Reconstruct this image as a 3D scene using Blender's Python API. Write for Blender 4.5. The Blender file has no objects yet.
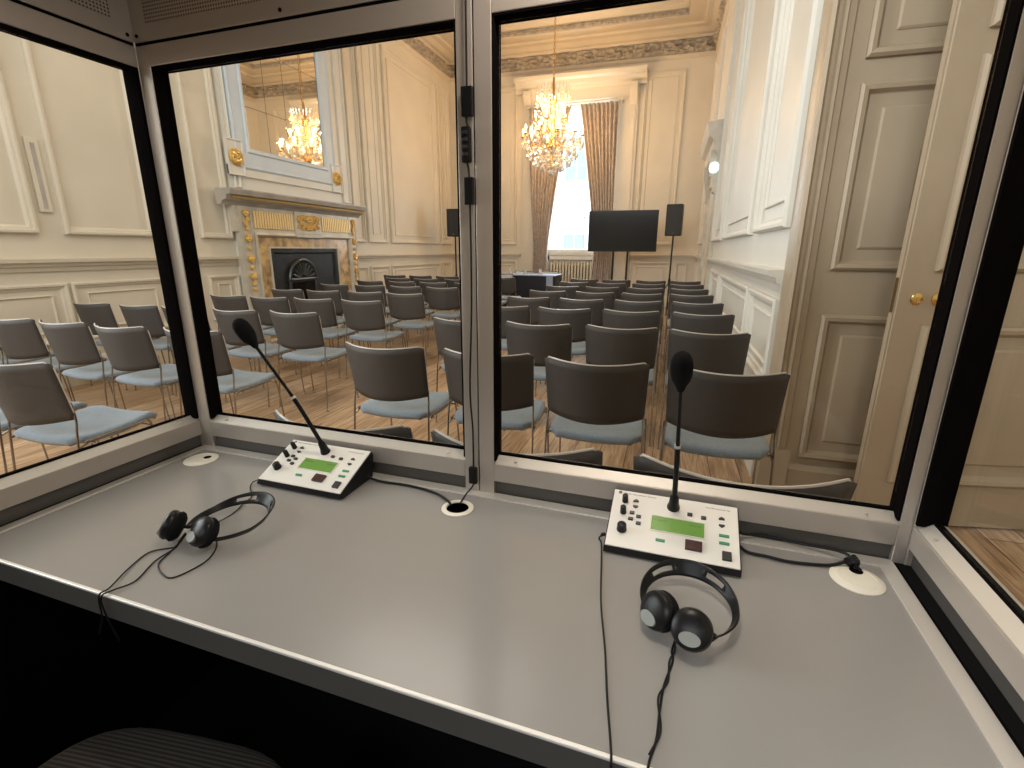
import bpy, bmesh, math, random
from mathutils import Vector, Matrix
random.seed(7)
PI = math.pi
R = math.radians
C = bpy.context.scene.collection
sc = bpy.context.scene

# ---------------------------------------------------------------- camera, world, light, exposure
BA = R(-1.464)                                   # the booth stands turned by this much in the room
RB = Matrix.Rotation(BA, 4, 'Z')
cam_d = bpy.data.cameras.new('camera'); cam = bpy.data.objects.new('camera', cam_d); C.objects.link(cam)
cam_d.sensor_width = 36.0; cam_d.lens = 489.19/1024*36; cam_d.clip_start = 0.02; cam_d.clip_end = 200
cam.matrix_world = Matrix.Translation((0, 0, 1.30)) @ Matrix.Rotation(R(18.742-1.464), 4, 'Z') @ \
    Matrix.Rotation(PI/2 - R(15.35), 4, 'X') @ Matrix.Rotation(R(.255), 4, 'Z')
sc.camera = cam
sc.view_settings.view_transform = 'Standard'; sc.view_settings.look = 'None'
sc.view_settings.gamma = 1.0; sc.view_settings.use_curve_mapping = False
sc.view_settings.exposure = 0.45
w = bpy.data.worlds.new('sky'); sc.world = w; w.use_nodes = True
bg = w.node_tree.nodes['Background']; bg.inputs[0].default_value = (.78, .88, 1, 1); bg.inputs[1].default_value = 4.0

def area(name, loc, rot, sx, sy, power, col):
    d = bpy.data.lights.new(name, 'AREA'); d.shape = 'RECTANGLE'; d.size = sx; d.size_y = sy; d.energy = power; d.color = col
    o = bpy.data.objects.new(name, d); C.objects.link(o); o.location = loc; o.rotation_euler = rot
    return o
# daylight through the far window, assumed daylight from the left, plus two added fill lights
area('daylight_far_window', (-2.2, 12.15, 2.9), (R(90), 0, PI), 1.5, 3.0, 90, (.85, .93, 1))
area('added_rear_fill', (-1.6, -3.3, 4.15), (R(80), 0, 0), 4.6, 1.5, 190, (.90, .95, 1))  # added unseen fill that brightens the booth frames from behind
area('assumed_left_daylight', (-5.35, .4, 2.6), (R(90), 0, R(-90)), 2.4, 3.2, 135, (.90, .95, 1))  # added area light for assumed daylight from the left; no window built
area('added_ceiling_fill', (-2.4, 3.2, 5.3), (0, 0, 0), 2.4, 3.6, 60, (1, .93, .82))  # added fill over the near chairs, no fixture hangs here

# ---------------------------------------------------------------- materials
def mat(name, col, rough=.5, metal=0, spec=.5, emit=None, estr=0, bump=0, bscale=50, bdist=.002, var=0, vscale=4, stretch=None, coat=0, sheen=0):
    m = bpy.data.materials.new(name); m.use_nodes = True
    nt = m.node_tree; b = nt.nodes['Principled BSDF']
    b.inputs['Base Color'].default_value = (*col, 1); b.inputs['Roughness'].default_value = rough
    b.inputs['Metallic'].default_value = metal; b.inputs['Specular IOR Level'].default_value = spec
    b.inputs['Coat Weight'].default_value = coat
    if sheen: b.inputs['Sheen Weight'].default_value = sheen
    if emit: b.inputs['Emission Color'].default_value = (*emit, 1); b.inputs['Emission Strength'].default_value = estr
    tc = nt.nodes.new('ShaderNodeTexCoord'); mp = nt.nodes.new('ShaderNodeMapping')
    nt.links.new(tc.outputs['Object'], mp.inputs[0])
    if stretch: mp.inputs['Scale'].default_value = stretch
    if bump:
        n = nt.nodes.new('ShaderNodeTexNoise'); n.inputs['Scale'].default_value = bscale; n.inputs['Detail'].default_value = 3
        nt.links.new(mp.outputs[0], n.inputs[0])
        bp = nt.nodes.new('ShaderNodeBump'); bp.inputs['Strength'].default_value = bump; bp.inputs['Distance'].default_value = bdist
        nt.links.new(n.outputs[0], bp.inputs['Height']); nt.links.new(bp.outputs[0], b.inputs['Normal'])
    if var:
        n = nt.nodes.new('ShaderNodeTexNoise'); n.inputs['Scale'].default_value = vscale; n.inputs['Detail'].default_value = 5
        nt.links.new(mp.outputs[0], n.inputs[0])
        r = nt.nodes.new('ShaderNodeValToRGB'); r.color_ramp.elements[0].position = .35; r.color_ramp.elements[1].position = .65
        r.color_ramp.elements[0].color = (*[c*(1-var) for c in col], 1); r.color_ramp.elements[1].color = (*[min(1, c*(1+var*.5)) for c in col], 1)
        nt.links.new(n.outputs[0], r.inputs[0]); nt.links.new(r.outputs[0], b.inputs['Base Color'])
    return m

M = {}
M['paint'] = mat('cream_paint', (.70, .635, .52), .45, bump=.08, bscale=20, var=.04, vscale=2)
M['paintw'] = mat('pale_paint', (.74, .715, .65), .45, bump=.08, bscale=20, var=.04, vscale=2)
M['dpaint'] = mat('dark_door_paint', (.43, .345, .245), .4, bump=.06, bscale=30, var=.05, vscale=3)  # darker beige than the walls, for doors and reveal
M['ceil'] = mat('ceiling_paint', (.66, .57, .44), .7, var=.03)
M['blue'] = mat('pale_blue_grey_paint', (.62, .70, .78), .45, var=.04)
M['orn'] = mat('aged_plaster_ornament', (.47, .41, .33), .8, var=.25, vscale=14)
M['stone'] = mat('pale_marble', (.60, .55, .46), .35, var=.15, vscale=6)
M['stonegrey'] = mat('grey_marble', (.45, .42, .38), .35, var=.15, vscale=6)
M['yellow'] = mat('ochre_marble', (.62, .42, .20), .25, var=.5, vscale=9)
M['gold'] = mat('gilding', (.95, .68, .25), .28, metal=.9, bump=.5, bscale=60, bdist=.006)
M['goldp'] = mat('gilt_paint', (.85, .62, .28), .4, metal=.3)
M['iron'] = mat('cast_iron', (.018, .02, .024), .45, metal=.5, bump=.5, bscale=30, bdist=.01)
M['brass'] = mat('brass', (.70, .48, .18), .25, metal=1)
M['bronze'] = mat('dull_bronze', (.22, .14, .07), .4, metal=.8)
M['mirror'] = mat('mirror_glass', (.86, .84, .78), .02, metal=1)
M['alu'] = mat('anodised_aluminium', (.50, .46, .42), .38, metal=.45, bump=.15, bscale=8, stretch=(1, 1, 60), bdist=.0006)
M['alu2'] = mat('worn_aluminium_edge', (.74, .71, .66), .28, metal=.5)
M['sill'] = mat('sill_glint_aluminium', (.60, .57, .52), .5, metal=.5)  # aluminium lightened to paint in the highlight along the sills
M['lip'] = mat('edge_lip_glint', (.92, .90, .86), .35, metal=.3)  # near-white colour paints in the reflection along the desk's front edge
M['panel'] = mat('booth_grey_panel', (.20, .175, .15), .5)
M['rubber'] = mat('black_gasket', (.006, .005, .005), .9, spec=0)
M['black'] = mat('black_plastic', (.008, .008, .009), .35, spec=.25)
M['blackmat'] = mat('black_foam', (.010, .010, .011), .95, bump=.6, bscale=400, bdist=.001, spec=.1)
M['cable'] = mat('black_cable', (.008, .008, .009), .45, spec=.25)
M['greyb'] = mat('grey_badge', (.20, .21, .19), .45, metal=.1)
M['desk'] = mat('grey_laminate', (.30, .288, .276), .20, bump=.05, bscale=300, bdist=.0003, var=.03, vscale=5, spec=.7)
M['fascia'] = mat('dark_desk_edge', (.085, .08, .075), .5)
M['white'] = mat('console_face', (.80, .78, .73), .35)
M['cap'] = mat('cream_plastic', (.78, .74, .64), .35)
M['key'] = mat('dark_button', (.03, .03, .033), .35)
M['redkey'] = mat('dark_red_button', (.055, .018, .018), .3)
M['greenkey'] = mat('green_button', (.05, .20, .10), .35, emit=(.05, .35, .15), estr=.15)
M['lcd'] = mat('backlit_lcd', (.09, .18, .04), .25, emit=(.18, .42, .05), estr=.22)
M['lcdtxt'] = mat('lcd_characters', (.03, .09, .02), .4)
M['ink'] = mat('printed_ink', (.12, .11, .10), .6)
M['back'] = mat('taupe_seat_back', (.056, .049, .044), .55, bump=.3, bscale=500, bdist=.0006, spec=.35)
M['padlight'] = mat('light_grey_upholstery', (.55, .57, .57), .8, bump=.3, bscale=500, bdist=.0006)
M['seat'] = mat('blue_grey_fabric', (.20, .245, .29), .9, bump=.5, bscale=600, bdist=.001, var=.12, vscale=60, sheen=.3)
M['chrome'] = mat('dark_chrome_rod', (.32, .29, .26), .25, metal=1)
M['edge'] = mat('pale_shell_edge', (.55, .50, .45), .3)
M['seatdark'] = mat('ribbed_dark_fabric', (.05, .045, .04), .95)
M['curtain'] = mat('taupe_damask', (.48, .40, .34), .7, bump=.3, bscale=60, bdist=.004, var=.25, vscale=14, sheen=.3)
M['screen'] = mat('screen_glass', (.010, .013, .018), .12, spec=.2)
M['rad'] = mat('radiator_enamel', (.62, .55, .42), .4)
M['cloth'] = mat('navy_table_cloth', (.012, .014, .02), .8)
M['clothtop'] = mat('pale_blue_table_runner', (.30, .36, .50), .6)
M['facade'] = mat('white_stucco', (.85, .85, .83), .8)
M['darkglass'] = mat('street_window_glass', (.20, .26, .30), .1)
M['flame'] = mat('candle_bulb', (1, .8, .5), .3, emit=(1, .74, .42), estr=9)
M['wax'] = mat('candle_tube', (.85, .75, .5), .5, emit=(1, .7, .35), estr=.8)
M['carpet_shade'] = mat('carpet_and_desk_shade', (.006, .006, .006), 1, spec=.1)  # floor carpet; its near-black also paints under-desk shade on lower panels and legs
M['grille'] = mat('speaker_grille', (.015, .015, .017), .6, bump=.5, bscale=300)
M['signw'] = mat('pale_lens', (.75, .9, .9), .3, emit=(.7, .95, 1), estr=.9)

def glassmat(name, tint, ref):
    m = bpy.data.materials.new(name); m.use_nodes = True; nt = m.node_tree; nt.nodes.clear()
    o = nt.nodes.new('ShaderNodeOutputMaterial'); mx = nt.nodes.new('ShaderNodeMixShader')
    t = nt.nodes.new('ShaderNodeBsdfTransparent'); g = nt.nodes.new('ShaderNodeBsdfGlossy'); f = nt.nodes.new('ShaderNodeMath'); f.operation = 'MULTIPLY_ADD'; f.inputs[1].default_value = .55; f.inputs[2].default_value = .009
    lw = nt.nodes.new('ShaderNodeLayerWeight'); lw.inputs[0].default_value = .5; pw = nt.nodes.new('ShaderNodeMath'); pw.operation = 'POWER'; pw.inputs[1].default_value = 5
    nt.links.new(lw.outputs['Facing'], pw.inputs[0]); nt.links.new(pw.outputs[0], f.inputs[0])
    t.inputs[0].default_value = (*tint, 1); g.inputs['Roughness'].default_value = .01; g.inputs[0].default_value = (ref, ref, ref, 1)
    nt.links.new(f.outputs[0], mx.inputs[0]); nt.links.new(t.outputs[0], mx.inputs[1]); nt.links.new(g.outputs[0], mx.inputs[2]); nt.links.new(mx.outputs[0], o.inputs[0])
    return m
M['glass'] = glassmat('clear_glass', (.97, .98, .97), .9)
def crystalmat():
    m = bpy.data.materials.new('cut_crystal'); m.use_nodes = True; nt = m.node_tree; nt.nodes.clear()
    o = nt.nodes.new('ShaderNodeOutputMaterial'); mx = nt.nodes.new('ShaderNodeMixShader')
    t = nt.nodes.new('ShaderNodeBsdfTransparent'); g = nt.nodes.new('ShaderNodeBsdfPrincipled')
    g.inputs['Roughness'].default_value = .05; g.inputs['Base Color'].default_value = (.96, .93, .88, 1); g.inputs['Metallic'].default_value = .45
    mx.inputs[0].default_value = .8
    nt.links.new(t.outputs[0], mx.inputs[1]); nt.links.new(g.outputs[0], mx.inputs[2]); nt.links.new(mx.outputs[0], o.inputs[0])
    return m
M['crystal'] = crystalmat()
def perf():
    m = mat('perforated_panel', (.42, .36, .31), .5); nt = m.node_tree; b = nt.nodes['Principled BSDF']
    tc = nt.nodes.new('ShaderNodeTexCoord'); s = nt.nodes.new('ShaderNodeSeparateXYZ'); nt.links.new(tc.outputs['Object'], s.inputs[0])
    add = nt.nodes.new('ShaderNodeMath'); add.operation = 'ADD'; nt.links.new(s.outputs[0], add.inputs[0]); nt.links.new(s.outputs[1], add.inputs[1])
    def sn(src):
        k = nt.nodes.new('ShaderNodeMath'); k.operation = 'MULTIPLY'; k.inputs[1].default_value = 2*PI/.0075; nt.links.new(src, k.inputs[0])
        q = nt.nodes.new('ShaderNodeMath'); q.operation = 'SINE'; nt.links.new(k.outputs[0], q.inputs[0]); return q
    a, c = sn(add.outputs[0]), sn(s.outputs[2])
    p = nt.nodes.new('ShaderNodeMath'); p.operation = 'ADD'; nt.links.new(a.outputs[0], p.inputs[0]); nt.links.new(c.outputs[0], p.inputs[1])
    r = nt.nodes.new('ShaderNodeValToRGB'); r.color_ramp.elements[0].position = .55; r.color_ramp.elements[1].position = .75
    r.color_ramp.elements[0].color = (.42, .36, .31, 1); r.color_ramp.elements[1].color = (.03, .025, .02, 1)
    nt.links.new(p.outputs[0], r.inputs[0]); nt.links.new(r.outputs[0], b.inputs['Base Color']); return m
M['perf'] = perf()
def ribs():
    m = M['seatdark']; nt = m.node_tree; b = nt.nodes['Principled BSDF']
    tc = nt.nodes.new('ShaderNodeTexCoord'); wv = nt.nodes.new('ShaderNodeTexWave'); wv.inputs['Scale'].default_value = 45; wv.inputs['Distortion'].default_value = .3
    wv.bands_direction = 'Y'; nt.links.new(tc.outputs['Object'], wv.inputs[0])
    r = nt.nodes.new('ShaderNodeValToRGB'); r.color_ramp.elements[0].color = (.015, .013, .012, 1); r.color_ramp.elements[1].color = (.07, .06, .05, 1)
    nt.links.new(wv.outputs[0], r.inputs[0]); nt.links.new(r.outputs[0], b.inputs['Base Color'])
ribs()
def woodfloor():
    m = mat('oak_boards', (.42, .24, .11), .32, spec=.5); nt = m.node_tree; b = nt.nodes['Principled BSDF']
    tc = nt.nodes.new('ShaderNodeTexCoord'); mp = nt.nodes.new('ShaderNodeMapping'); nt.links.new(tc.outputs['Object'], mp.inputs[0])
    mp.inputs['Rotation'].default_value = (0, 0, R(90))
    br = nt.nodes.new('ShaderNodeTexBrick'); br.inputs['Scale'].default_value = 1; br.inputs['Brick Width'].default_value = 2.6; br.inputs['Row Height'].default_value = .17
    br.inputs['Mortar Size'].default_value = .003; br.inputs['Color1'].default_value = (.43, .27, .15, 1); br.inputs['Color2'].default_value = (.66, .46, .29, 1); br.inputs['Mortar'].default_value = (.09, .045, .02, 1)
    nt.links.new(mp.outputs[0], br.inputs[0])
    m2 = nt.nodes.new('ShaderNodeMapping'); m2.inputs['Scale'].default_value = (14, 1, 1); nt.links.new(tc.outputs['Object'], m2.inputs[0])
    n = nt.nodes.new('ShaderNodeTexNoise'); n.inputs['Scale'].default_value = 3; n.inputs['Detail'].default_value = 6; n.inputs['Distortion'].default_value = 1.2; nt.links.new(m2.outputs[0], n.inputs[0])
    r = nt.nodes.new('ShaderNodeValToRGB'); r.color_ramp.elements[0].position = .3; r.color_ramp.elements[0].color = (.42, .34, .28, 1); r.color_ramp.elements[1].color = (1, 1, 1, 1); r.color_ramp.elements[1].position = .6
    nt.links.new(n.outputs[0], r.inputs[0])
    mx = nt.nodes.new('ShaderNodeMixRGB'); mx.blend_type = 'MULTIPLY'; mx.inputs[0].default_value = 1
    nt.links.new(br.outputs[0], mx.inputs[1]); nt.links.new(r.outputs[0], mx.inputs[2]); nt.links.new(mx.outputs[0], b.inputs['Base Color'])
    bp = nt.nodes.new('ShaderNodeBump'); bp.inputs['Strength'].default_value = .25; bp.inputs['Distance'].default_value = .003
    nt.links.new(n.outputs[0], bp.inputs['Height']); nt.links.new(bp.outputs[0], b.inputs['Normal']); return m
M['wood'] = woodfloor()

# ---------------------------------------------------------------- helpers
def link(name, me, m, parent=None, smooth=False):
    if m is not None: me.materials.append(m)
    if smooth:
        for p in me.polygons: p.use_smooth = True
    o = bpy.data.objects.new(name, me); C.objects.link(o)
    if parent: o.parent = parent
    return o
def tag(o, label=None, cat=None, group=None, kind=None):
    if label: o['label'] = label
    if cat: o['category'] = cat
    if group: o['group'] = group
    if kind: o['kind'] = kind
    return o
def thing(name, label, cat, loc=(0, 0, 0), rz=0, group=None):
    o = bpy.data.objects.new(name, None); C.objects.link(o); o.location = loc; o.rotation_euler = (0, 0, rz); o.empty_display_size = .1
    return tag(o, label, cat, group)
def bthing(name, label, cat, loc=(0, 0, 0), rz=0, group=None):
    """a thing placed in the booth's own axes"""
    return thing(name, label, cat, RB @ Vector(loc), rz+BA, group)
class MB:
    def __init__(s): s.v = []; s.f = []
    def add(s, vs, fs):
        n = len(s.v); s.v += [tuple(v) for v in vs]; s.f += [tuple(i+n for i in f) for f in fs]; return s
    def box(s, x0, x1, y0, y1, z0, z1, mtx=None):
        vs = [Vector((x, y, z)) for z in (z0, z1) for y in (y0, y1) for x in (x0, x1)]
        if mtx: vs = [mtx @ v for v in vs]
        return s.add(vs, [(0, 2, 3, 1), (4, 5, 7, 6), (0, 1, 5, 4), (2, 6, 7, 3), (0, 4, 6, 2), (1, 3, 7, 5)])
    def cbox(s, x0, x1, y0, y1, z0, z1, b, mtx=None):
        """box with chamfered edges"""
        bm = bmesh.new(); vs = [bm.verts.new((x, y, z)) for z in (z0, z1) for y in (y0, y1) for x in (x0, x1)]
        for f in [(0, 2, 3, 1), (4, 5, 7, 6), (0, 1, 5, 4), (2, 6, 7, 3), (0, 4, 6, 2), (1, 3, 7, 5)]: bm.faces.new([vs[i] for i in f])
        bmesh.ops.bevel(bm, geom=bm.edges[:], offset=b, segments=2, profile=.5, affect='EDGES')
        bm.verts.index_update(); vv = [(mtx @ v.co) if mtx else v.co.copy() for v in bm.verts]; ff = [[v.index for v in f.verts] for f in bm.faces]; bm.free()
        return s.add(vv, ff)
    def tube(s, pts, r, seg=8, closed=False, caps=True):
        pts = [Vector(p) for p in pts]; n = len(pts); rr = r if isinstance(r, (list, tuple)) else [r]*n
        up = None; rings = []
        for i, p in enumerate(pts):
            a = pts[(i-1) % n] if (closed or i > 0) else p; b = pts[(i+1) % n] if (closed or i < n-1) else p
            t = (b-a).normalized()
            if up is None:
                up = t.orthogonal().normalized()
            up = (up-t*up.dot(t))
            up = up.normalized() if up.length > 1e-6 else t.orthogonal().normalized()
            sd = t.cross(up); rings.append([p+(up*math.cos(2*PI*k/seg)+sd*math.sin(2*PI*k/seg))*rr[i] for k in range(seg)])
        vs = [v for q in rings for v in q]; fs = []
        for i in range(n if closed else n-1):
            j = (i+1) % n
            for k in range(seg): fs.append((i*seg+k, i*seg+(k+1) % seg, j*seg+(k+1) % seg, j*seg+k))
        if not closed and caps: fs += [tuple(reversed(range(seg))), tuple((n-1)*seg+k for k in range(seg))]
        return s.add(vs, fs)
    def lathe(s, prof, seg=24, mtx=None):
        n = len(prof); vs = []; fs = []
        for r, z in prof:
            for k in range(seg):
                v = Vector((r*math.cos(2*PI*k/seg), r*math.sin(2*PI*k/seg), z)); vs.append(mtx @ v if mtx else v)
        for i in range(n-1):
            for k in range(seg): fs.append((i*seg+k, i*seg+(k+1) % seg, (i+1)*seg+(k+1) % seg, (i+1)*seg+k))
        if prof[0][0] > 1e-5: fs.append(tuple(reversed(range(seg))))
        if prof[-1][0] > 1e-5: fs.append(tuple((n-1)*seg+k for k in range(seg)))
        return s.add(vs, fs)
    def extr(s, prof, p0, p1, n, up=(0, 0, 1), caps=True):
        """extrude a closed profile [(out, up)] from p0 to p1; n = outward direction"""
        p0, p1, n, up = Vector(p0), Vector(p1), Vector(n), Vector(up); k = len(prof)
        vs = [p+n*a+up*b for p in (p0, p1) for a, b in prof]
        fs = [(i, (i+1) % k, k+(i+1) % k, k+i) for i in range(k)]
        if caps: fs += [tuple(range(k)), tuple(reversed(range(k, 2*k)))]
        return s.add(vs, fs)
    def frame(s, o, u, n, w0, w1, z0, z1, prof, up=(0, 0, 1)):
        """mitred rectangular moulding; prof = [(inward, out)]; o origin, u direction along the wall, n outward"""
        o, u, n, up = Vector(o), Vector(u), Vector(n), Vector(up); k = len(prof); vs = []
        for t, h in prof:
            for a, b in ((w0+t, z0+t), (w1-t, z0+t), (w1-t, z1-t), (w0+t, z1-t)): vs.append(o+u*a+up*b+n*h)
        fs = []
        for i in range(k-1):
            for j in range(4): fs.append((i*4+j, i*4+(j+1) % 4, (i+1)*4+(j+1) % 4, (i+1)*4+j))
        return s.add(vs, fs)
    def grid(s, fn, nu, nv):
        vs = [fn(i/nu, j/nv) for j in range(nv+1) for i in range(nu+1)]
        return s.add(vs, [(j*(nu+1)+i, j*(nu+1)+i+1, (j+1)*(nu+1)+i+1, (j+1)*(nu+1)+i) for j in range(nv) for i in range(nu)])
    def build(s, name, m, parent=None, smooth=False, flip=True):
        me = bpy.data.meshes.new(name); me.from_pydata(s.v, [], s.f); me.update()
        if flip:
            bm = bmesh.new(); bm.from_mesh(me); bmesh.ops.recalc_face_normals(bm, faces=bm.faces[:]); bm.to_mesh(me); bm.free()
        o = link(name, me, m, parent, smooth)
        if smooth:
            try: me.set_sharp_from_angle(angle=R(40))
            except Exception: pass
        return o
def mod(o, kind, **kw):
    md = o.modifiers.new(kind.lower(), kind)
    for k, v in kw.items(): setattr(md, k, v)
    return o
def struct(mb, name, m, parent=None, smooth=False):
    o = mb.build(name, m, parent, smooth)
    if not parent: o['kind'] = 'structure'
    return o
def text(name, s, size, loc, rot, m, parent, align='LEFT', sx=1):
    cu = bpy.data.curves.new(name, 'FONT'); cu.body = s; cu.size = size; cu.align_x = align; cu.extrude = .0001; cu.resolution_u = 2
    t = bpy.data.objects.new(name, cu); C.objects.link(t); dg = bpy.context.evaluated_depsgraph_get(); dg.update()
    me = bpy.data.meshes.new_from_object(t.evaluated_get(dg)); bpy.data.objects.remove(t)
    o = link(name, me, m, parent); o.location = loc; o.rotation_euler = rot; o.scale = (sx, 1, 1); return o
def copy_tree(o, parent=None):
    c = o.copy(); C.objects.link(c)
    if parent: c.parent = parent
    for ch in list(o.children): copy_tree(ch, c)
    return c
def smoothpath(pts, n=8):
    """Catmull-Rom through the points"""
    P = [Vector(p) for p in pts]; P = [P[0]*2-P[1]]+P+[P[-1]*2-P[-2]]; out = []
    for i in range(1, len(P)-2):
        for k in range(n):
            t = k/n; a, b, c, d = P[i-1], P[i], P[i+1], P[i+2]
            out.append(.5*((2*b)+(c-a)*t+(2*a-5*b+4*c-d)*t*t+(3*b-a-3*c+d)*t**3))
    out.append(P[-2]); return out

# ---------------------------------------------------------------- room shell
UL, UR, VF, VB = -5.45, .60, 12.30, -3.5
ZC = 5.74
WIN = (-3.12, -1.50, 1.22, 4.55)
struct(MB().box(UL-.3, 3.4, VB-.3, VF+.4, -.12, 0), 'floor', M['wood'])
wl = struct(MB().box(UL-.3, UL, VB, VF+.3, 0, 6.3), 'wall_left', M['paint'])
m_ = MB()
m_.box(UL, WIN[0], VF, VF+.3, 0, 6.3); m_.box(WIN[1], UR, VF, VF+.3, 0, 6.3); m_.box(WIN[0], WIN[1], VF, VF+.3, 0, WIN[2]); m_.box(WIN[0], WIN[1], VF, VF+.3, WIN[3], 6.3)
wf = struct(m_, 'wall_far', M['paint'])
wr = struct(MB().box(UR, UR+.5, 2.88, VF+.3, 0, 6.3), 'wall_right', M['paintw'])
# the wall beyond the door opening, and the near part of the right wall behind the booth
m_ = MB(); m_.box(UR+.5, 3.4, 2.89, 3.2, 0, 6.3); m_.box(UR, 3.3, 2.88, 3.2, 3.05, 6.3); struct(m_, 'wall_right_recess', M['paint'])
struct(MB().box(3.3, 3.6, VB, 3.2, 0, 6.3), 'wall_right_near', M['paint'])
struct(MB().box(UL-.3, 3.6, VB-.3, VB, 0, 6.3), 'wall_back', M['paint'])
# chimney breast
CB0, CB1, CBU = 5.28, 7.82, -5.37
KB = 5.37/5.08
struct(MB().box(UL, CBU, CB0, CB1, 0, 5.28), 'wall_chimney', M['paintw'])
# ceiling: a flat border at ZC and a sunk middle
CI = .62
m_ = MB(); m_.box(UL, 3.4, VF-CI, VF, ZC, 6.3); m_.box(UL, 3.4, VB, VB+CI, ZC, 6.3); m_.box(UL, UL+CI, VB+CI, VF-CI, ZC, 6.3); m_.box(UR-CI, 3.4, VB+CI, VF-CI, ZC, 6.3)
m_.box(UL+CI, UR-CI, VB+CI, VF-CI, 6.05, 6.3)
struct(m_, 'ceiling', M['ceil'])

RAIL = [(0, 1.09), (.018, 1.09), (.022, 1.125), (.045, 1.135), (.05, 1.16), (.085, 1.17), (.09, 1.20), (0, 1.205)]
SKIRT = [(0, 0), (.035, 0), (.035, .20), (.02, .235), (.012, .25), (0, .26)]
CORN = [(0, 5.56), (.03, 5.56), (.05, 5.60), (.12, 5.62), (.20, 5.68), (.30, 5.70), (.32, 5.735), (.40, 5.745), (0, 5.75)]
def line_mould(name, segs, prof, m):
    b = MB()
    for p0, p1, n in segs: b.extr(prof, p0, p1, n)
    return struct(b, name, m)
segL = [((UL, VB, 0), (UL, CB0, 0), (1, 0, 0)), ((UL, CB1, 0), (UL, VF, 0), (1, 0, 0))]
segF = [((UL, VF, 0), (-3.6, VF, 0), (0, -1, 0)), ((-.90, VF, 0), (UR, VF, 0), (0, -1, 0))]
segR = [((UR, 2.97, 0), (UR, 8.05, 0), (-1, 0, 0)), ((UR, 9.9, 0), (UR, VF, 0), (-1, 0, 0))]
segB = [((UL, CB0, 0), (CBU, CB0, 0), (0, -1, 0)), ((UL, CB1, 0), (CBU, CB1, 0), (0, 1, 0))]
line_mould('trim_1', segL+segB, RAIL, M['paint']); line_mould('trim_2', segF, RAIL, M['paint']); line_mould('trim_3', segR, RAIL, M['paintw'])
line_mould('baseboard_left', segL, SKIRT, M['paint']); line_mould('baseboard_far', segF, SKIRT, M['paint']); line_mould('baseboard_right', segR, SKIRT, M['paintw'])
full = [((UL, VB, 0), (UL, VF, 0), (1, 0, 0)), ((UL, VF, 0), (UR, VF, 0), (0, -1, 0)), ((UR, 2.88, 0), (UR, VF, 0), (-1, 0, 0))]
line_mould('trim_4', full, CORN, M['ceil'])
line_mould('trim_5', full, [(0, 5.20), (.02, 5.21), (.04, 5.24), (.05, 5.275), (0, 5.28)], M['ceil'])
# scrolled acanthus frieze: a displaced strip
def orn_h(s, t):
    """height of running scrollwork; s along (period 1), t across 0..1"""
    k = math.floor(s); x = s-k; sg = 1 if k % 2 == 0 else -1
    cx, cy = x-.5, (t-.5)*1.0*sg
    r = math.hypot(cx, cy); a = math.atan2(cy, cx)
    sp = math.cos(a*1+r*19)
    leaf = .5+.5*math.cos(a*7+r*6)
    h = max(0, sp)*max(0, 1-r*1.7)+leaf*max(0, .55-abs(r-.42))*.9
    edge = min(t, 1-t)*6
    return h*min(1, max(0, edge))
def ornament(name, p0, p1, n, z0, z1, depth, per, res, horizontal=None):
    p0, p1, n = Vector(p0), Vector(p1), Vector(n); L = (p1-p0).length; ns = max(8, int(L/res)); nt_ = 9
    def fn(i, j):
        return p0.lerp(p1, i)+Vector((0, 0, z0+(z1-z0)*j))+n*(.004+depth*orn_h(i*L/per, j))
    return MB().grid(fn, ns, nt_)
b = ornament('f', (UL, VF, 0), (UR, VF, 0), (0, -1, 0), 5.28, 5.56, .15, .62, .025); struct(b, 'trim_6', M['orn'], smooth=True)
b = ornament('f', (UR, 2.9, 0), (UR, VF, 0), (-1, 0, 0), 5.28, 5.56, .15, .62, .025); struct(b, 'trim_7', M['orn'], smooth=True)
b = ornament('f', (UL, 3, 0), (UL, VF, 0), (1, 0, 0), 5.28, 5.56, .15, .62, .025); struct(b, 'trim_8', M['orn'], smooth=True)
b = ornament('f', (UL+CI, VF-CI, 0), (UR-CI, VF-CI, 0), (0, -1, 0), 5.76, 5.86, .035, .2, .03); b2 = ornament('f', (UR-CI, 4, 0), (UR-CI, VF-CI, 0), (-1, 0, 0), 5.76, 5.86, .035, .2, .03)
b.add(b2.v, b2.f); struct(b, 'trim_9', M['orn'], smooth=True)
b = MB(); P_ = [(0, 5.87), (.04, 5.87), (.10, 5.93), (.20, 5.97), (.22, 6.0), (.30, 6.05), (0, 6.05)]
b.extr(P_, (UL+CI, VF-CI, 0), (UR-CI, VF-CI, 0), (0, -1, 0)); b.extr(P_, (UR-CI, 0, 0), (UR-CI, VF-CI, 0), (-1, 0, 0)); b.extr(P_, (UL+CI, 0, 0), (UL+CI, VF-CI, 0), (1, 0, 0)); struct(b, 'trim_10', M['ceil'])

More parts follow.
